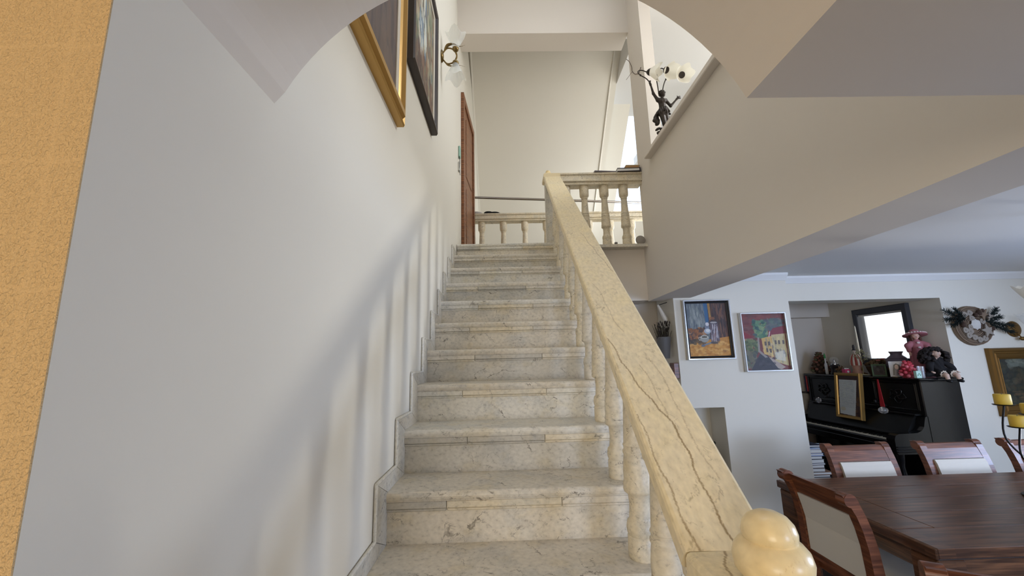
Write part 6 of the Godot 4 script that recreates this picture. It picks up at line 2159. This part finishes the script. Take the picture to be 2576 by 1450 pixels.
func chair(called: String, label: String) -> Node3D:
	var t := thing(called, label, "chair", Vector3.ZERO, 0.0, "dining chairs round the table")
	var W := 0.455
	var rows := [[0.0, -0.245, -0.285], [0.2, -0.213, -0.258], [0.40, -0.196, -0.248], [0.55, -0.196, -0.246], [0.66, -0.206, -0.252], [0.74, -0.222, -0.266], [0.80, -0.240, -0.284], [0.84, -0.256, -0.304], [0.868, -0.266, -0.320], [0.884, -0.278, -0.332], [0.892, -0.296, -0.338]]
	for s in [-1, 1]:
		var poly := PackedVector2Array()
		for r in rows:
			poly.append(Vector2(r[1], r[0]))
		for i in rows.size():
			poly.append(Vector2(rows[rows.size() - 1 - i][2], rows[rows.size() - 1 - i][0]))
		var st := mb()
		prism(st, poly, 0.046, Transform3D(Basis(Vector3(0, 0, 1), Vector3.UP, Vector3(-1, 0, 0)), Vector3(W / 2 if s > 0 else -W / 2 + 0.046, 0, 0)))
		obj("back_post", st, M.wood_chair, t)
		st = mb()
		tube(st, [Vector3((W / 2 + 0.003) * s, 0.868, -0.302), Vector3((W / 2 - 0.049) * s, 0.868, -0.302)], [0.030], 14)
		obj("scroll", st, M.wood_chair, t)
		st = mb()
		lathe(st, [[0.0, 0.0], [0.016, 0.0], [0.020, 0.05], [0.026, 0.30], [0.030, 0.40], [0.0, 0.40]], 14, Transform3D(Basis(), Vector3(0.19 * s, 0, 0.20)))
		obj("leg", st, M.wood_chair, t)
	var inner := W - 0.094
	var st3 := mb()
	for q in [["top_rail", inner, M.wood_chair, [Vector2(-0.236, 0.786), Vector2(-0.262, 0.850), Vector2(-0.280, 0.880), Vector2(-0.300, 0.882), Vector2(-0.286, 0.850), Vector2(-0.262, 0.786)]], ["backrest", inner - 0.004, M.cream_fabric, [Vector2(-0.186, 0.50), Vector2(-0.182, 0.60), Vector2(-0.192, 0.68), Vector2(-0.214, 0.76), Vector2(-0.226, 0.783), Vector2(-0.268, 0.783), Vector2(-0.252, 0.72), Vector2(-0.240, 0.66), Vector2(-0.236, 0.50)]], ["lower_rail", inner, M.wood_chair, [Vector2(-0.196, 0.46), Vector2(-0.196, 0.499), Vector2(-0.234, 0.499), Vector2(-0.234, 0.46)]]]:
		st3 = mb()
		prism(st3, PackedVector2Array(q[3]), q[1], Transform3D(Basis(Vector3(0, 0, 1), Vector3.UP, Vector3(-1, 0, 0)), Vector3(q[1] / 2, 0, 0)))
		obj(q[0], st3, q[2], t)
	st3 = mb()
	cbox(st3, Vector3(0, 0.425, 0.015), Vector3(W - 0.02, 0.05, 0.42), 0.006)
	obj("seat_frame", st3, M.wood_chair, t)
	st3 = mb()
	cbox(st3, Vector3(0, 0.474, 0.02), Vector3(W - 0.04, 0.046, 0.40), 0.020)
	obj("seat", st3, M.cream_fabric, t)
	return t

func candelabrum() -> void:
	var o := P(2.90, -EYE + 0.7525, 2.28)
	var t := thing("candelabrum", "black wrought iron candle stand of looping rods on the table", "candelabrum", o)
	var cups := [Vector3(-0.10, 0.484, -0.02), Vector3(-0.188, 0.385, 0.10), Vector3(0.03, 0.43, -0.01)]
	var st := mb()
	lathe(st, [[0.0, 0.0], [0.09, 0.0], [0.092, 0.006], [0.02, 0.014], [0.0, 0.016]], 22)
	obj("foot", st, M.iron, t)
	for i in 3:
		var c: Vector3 = cups[i]
		st = mb()
		var a := i * 1.6
		tube(st, curve([Vector3(0, 0.008, 0), Vector3(cos(a) * 0.09, 0.06, sin(a) * 0.07), Vector3(-cos(a) * 0.05, 0.14, sin(a + 1.0) * 0.06), Vector3(c.x * 1.25, c.y * 0.62, c.z * 1.2), c - Vector3(0, 0.006, 0)], 7), [0.0048], 7)
		obj("rod", st, M.iron, t)
		st = mb()
		lathe(st, [[0.0, -0.006], [0.040, -0.003], [0.046, 0.002], [0.0, 0.002]], 20, Transform3D(Basis(), c))
		obj("dish", st, M.iron, t)
	var said := ["highest yellow pillar candle of the iron stand", "lowest and nearest yellow pillar candle of the iron stand", "yellow pillar candle of the iron stand at the right picture edge"]
	for i in 3:
		var cd := thing("pillar_candle", said[i], "candle", o + cups[i] + Vector3(0, 0.0025, 0), 0.0, "yellow candles on the iron stand")
		st = mb()
		lathe(st, [[0.0, 0.0], [0.033, 0.0], [0.034, 0.002], [0.034, 0.052], [0.031, 0.056], [0.010, 0.052], [0.0, 0.052]], 22)
		obj("wax", st, mat(c8(214, 178, 64), 0.5), cd)
		st = mb()
		tube(st, [Vector3(0, 0.052, 0), Vector3(0.001, 0.062, 0)], [0.0012], 5)
		obj("wick", st, M.black, cd)

func chandelier() -> void:
	var o := P(3.41, 0.79, 2.12)
	var t := thing("chandelier", "dark iron chandelier with glass flower shades, its tips at the right edge", "chandelier", o)
	var st := mb()
	lathe(st, [[0.0, -0.03], [0.05, -0.028], [0.06, -0.001], [0.0, -0.001]], 18)
	tube(st, [Vector3(0, -0.03, 0), Vector3(0, -0.60, 0)], [0.008], 8)
	lathe(st, [[0.0, -0.66], [0.02, -0.65], [0.035, -0.60], [0.02, -0.55], [0.0, -0.54]], 14)
	obj("stem", st, M.iron, t)
	for i in 5:
		var a := TAU * i / 5.0 + PI
		var d := Vector3(cos(a), 0, sin(a))
		st = mb()
		tube(st, curve([Vector3(0, -0.60, 0), d * 0.12 + Vector3(0, -0.66, 0), d * 0.26 + Vector3(0, -0.60, 0), d * 0.33 + Vector3(0, -0.52, 0)], 5), [0.006], 7)
		tube(st, curve([d * 0.20 + Vector3(0, -0.645, 0), d * 0.29 + Vector3(0, -0.655, 0), d * 0.36 + Vector3(0, -0.625, 0)], 4), [0.007, 0.008, 0.007, 0.006, 0.005, 0.003, 0.002], 5, 0.4)
		obj("arm", st, M.iron, t)
		st = mb()
		tulip(st, Transform3D(Basis(), d * 0.33 + Vector3(0, -0.515, 0)), 0.055, 0.12, 5, 0.4)
		obj("shade", st, M.frosted, t)
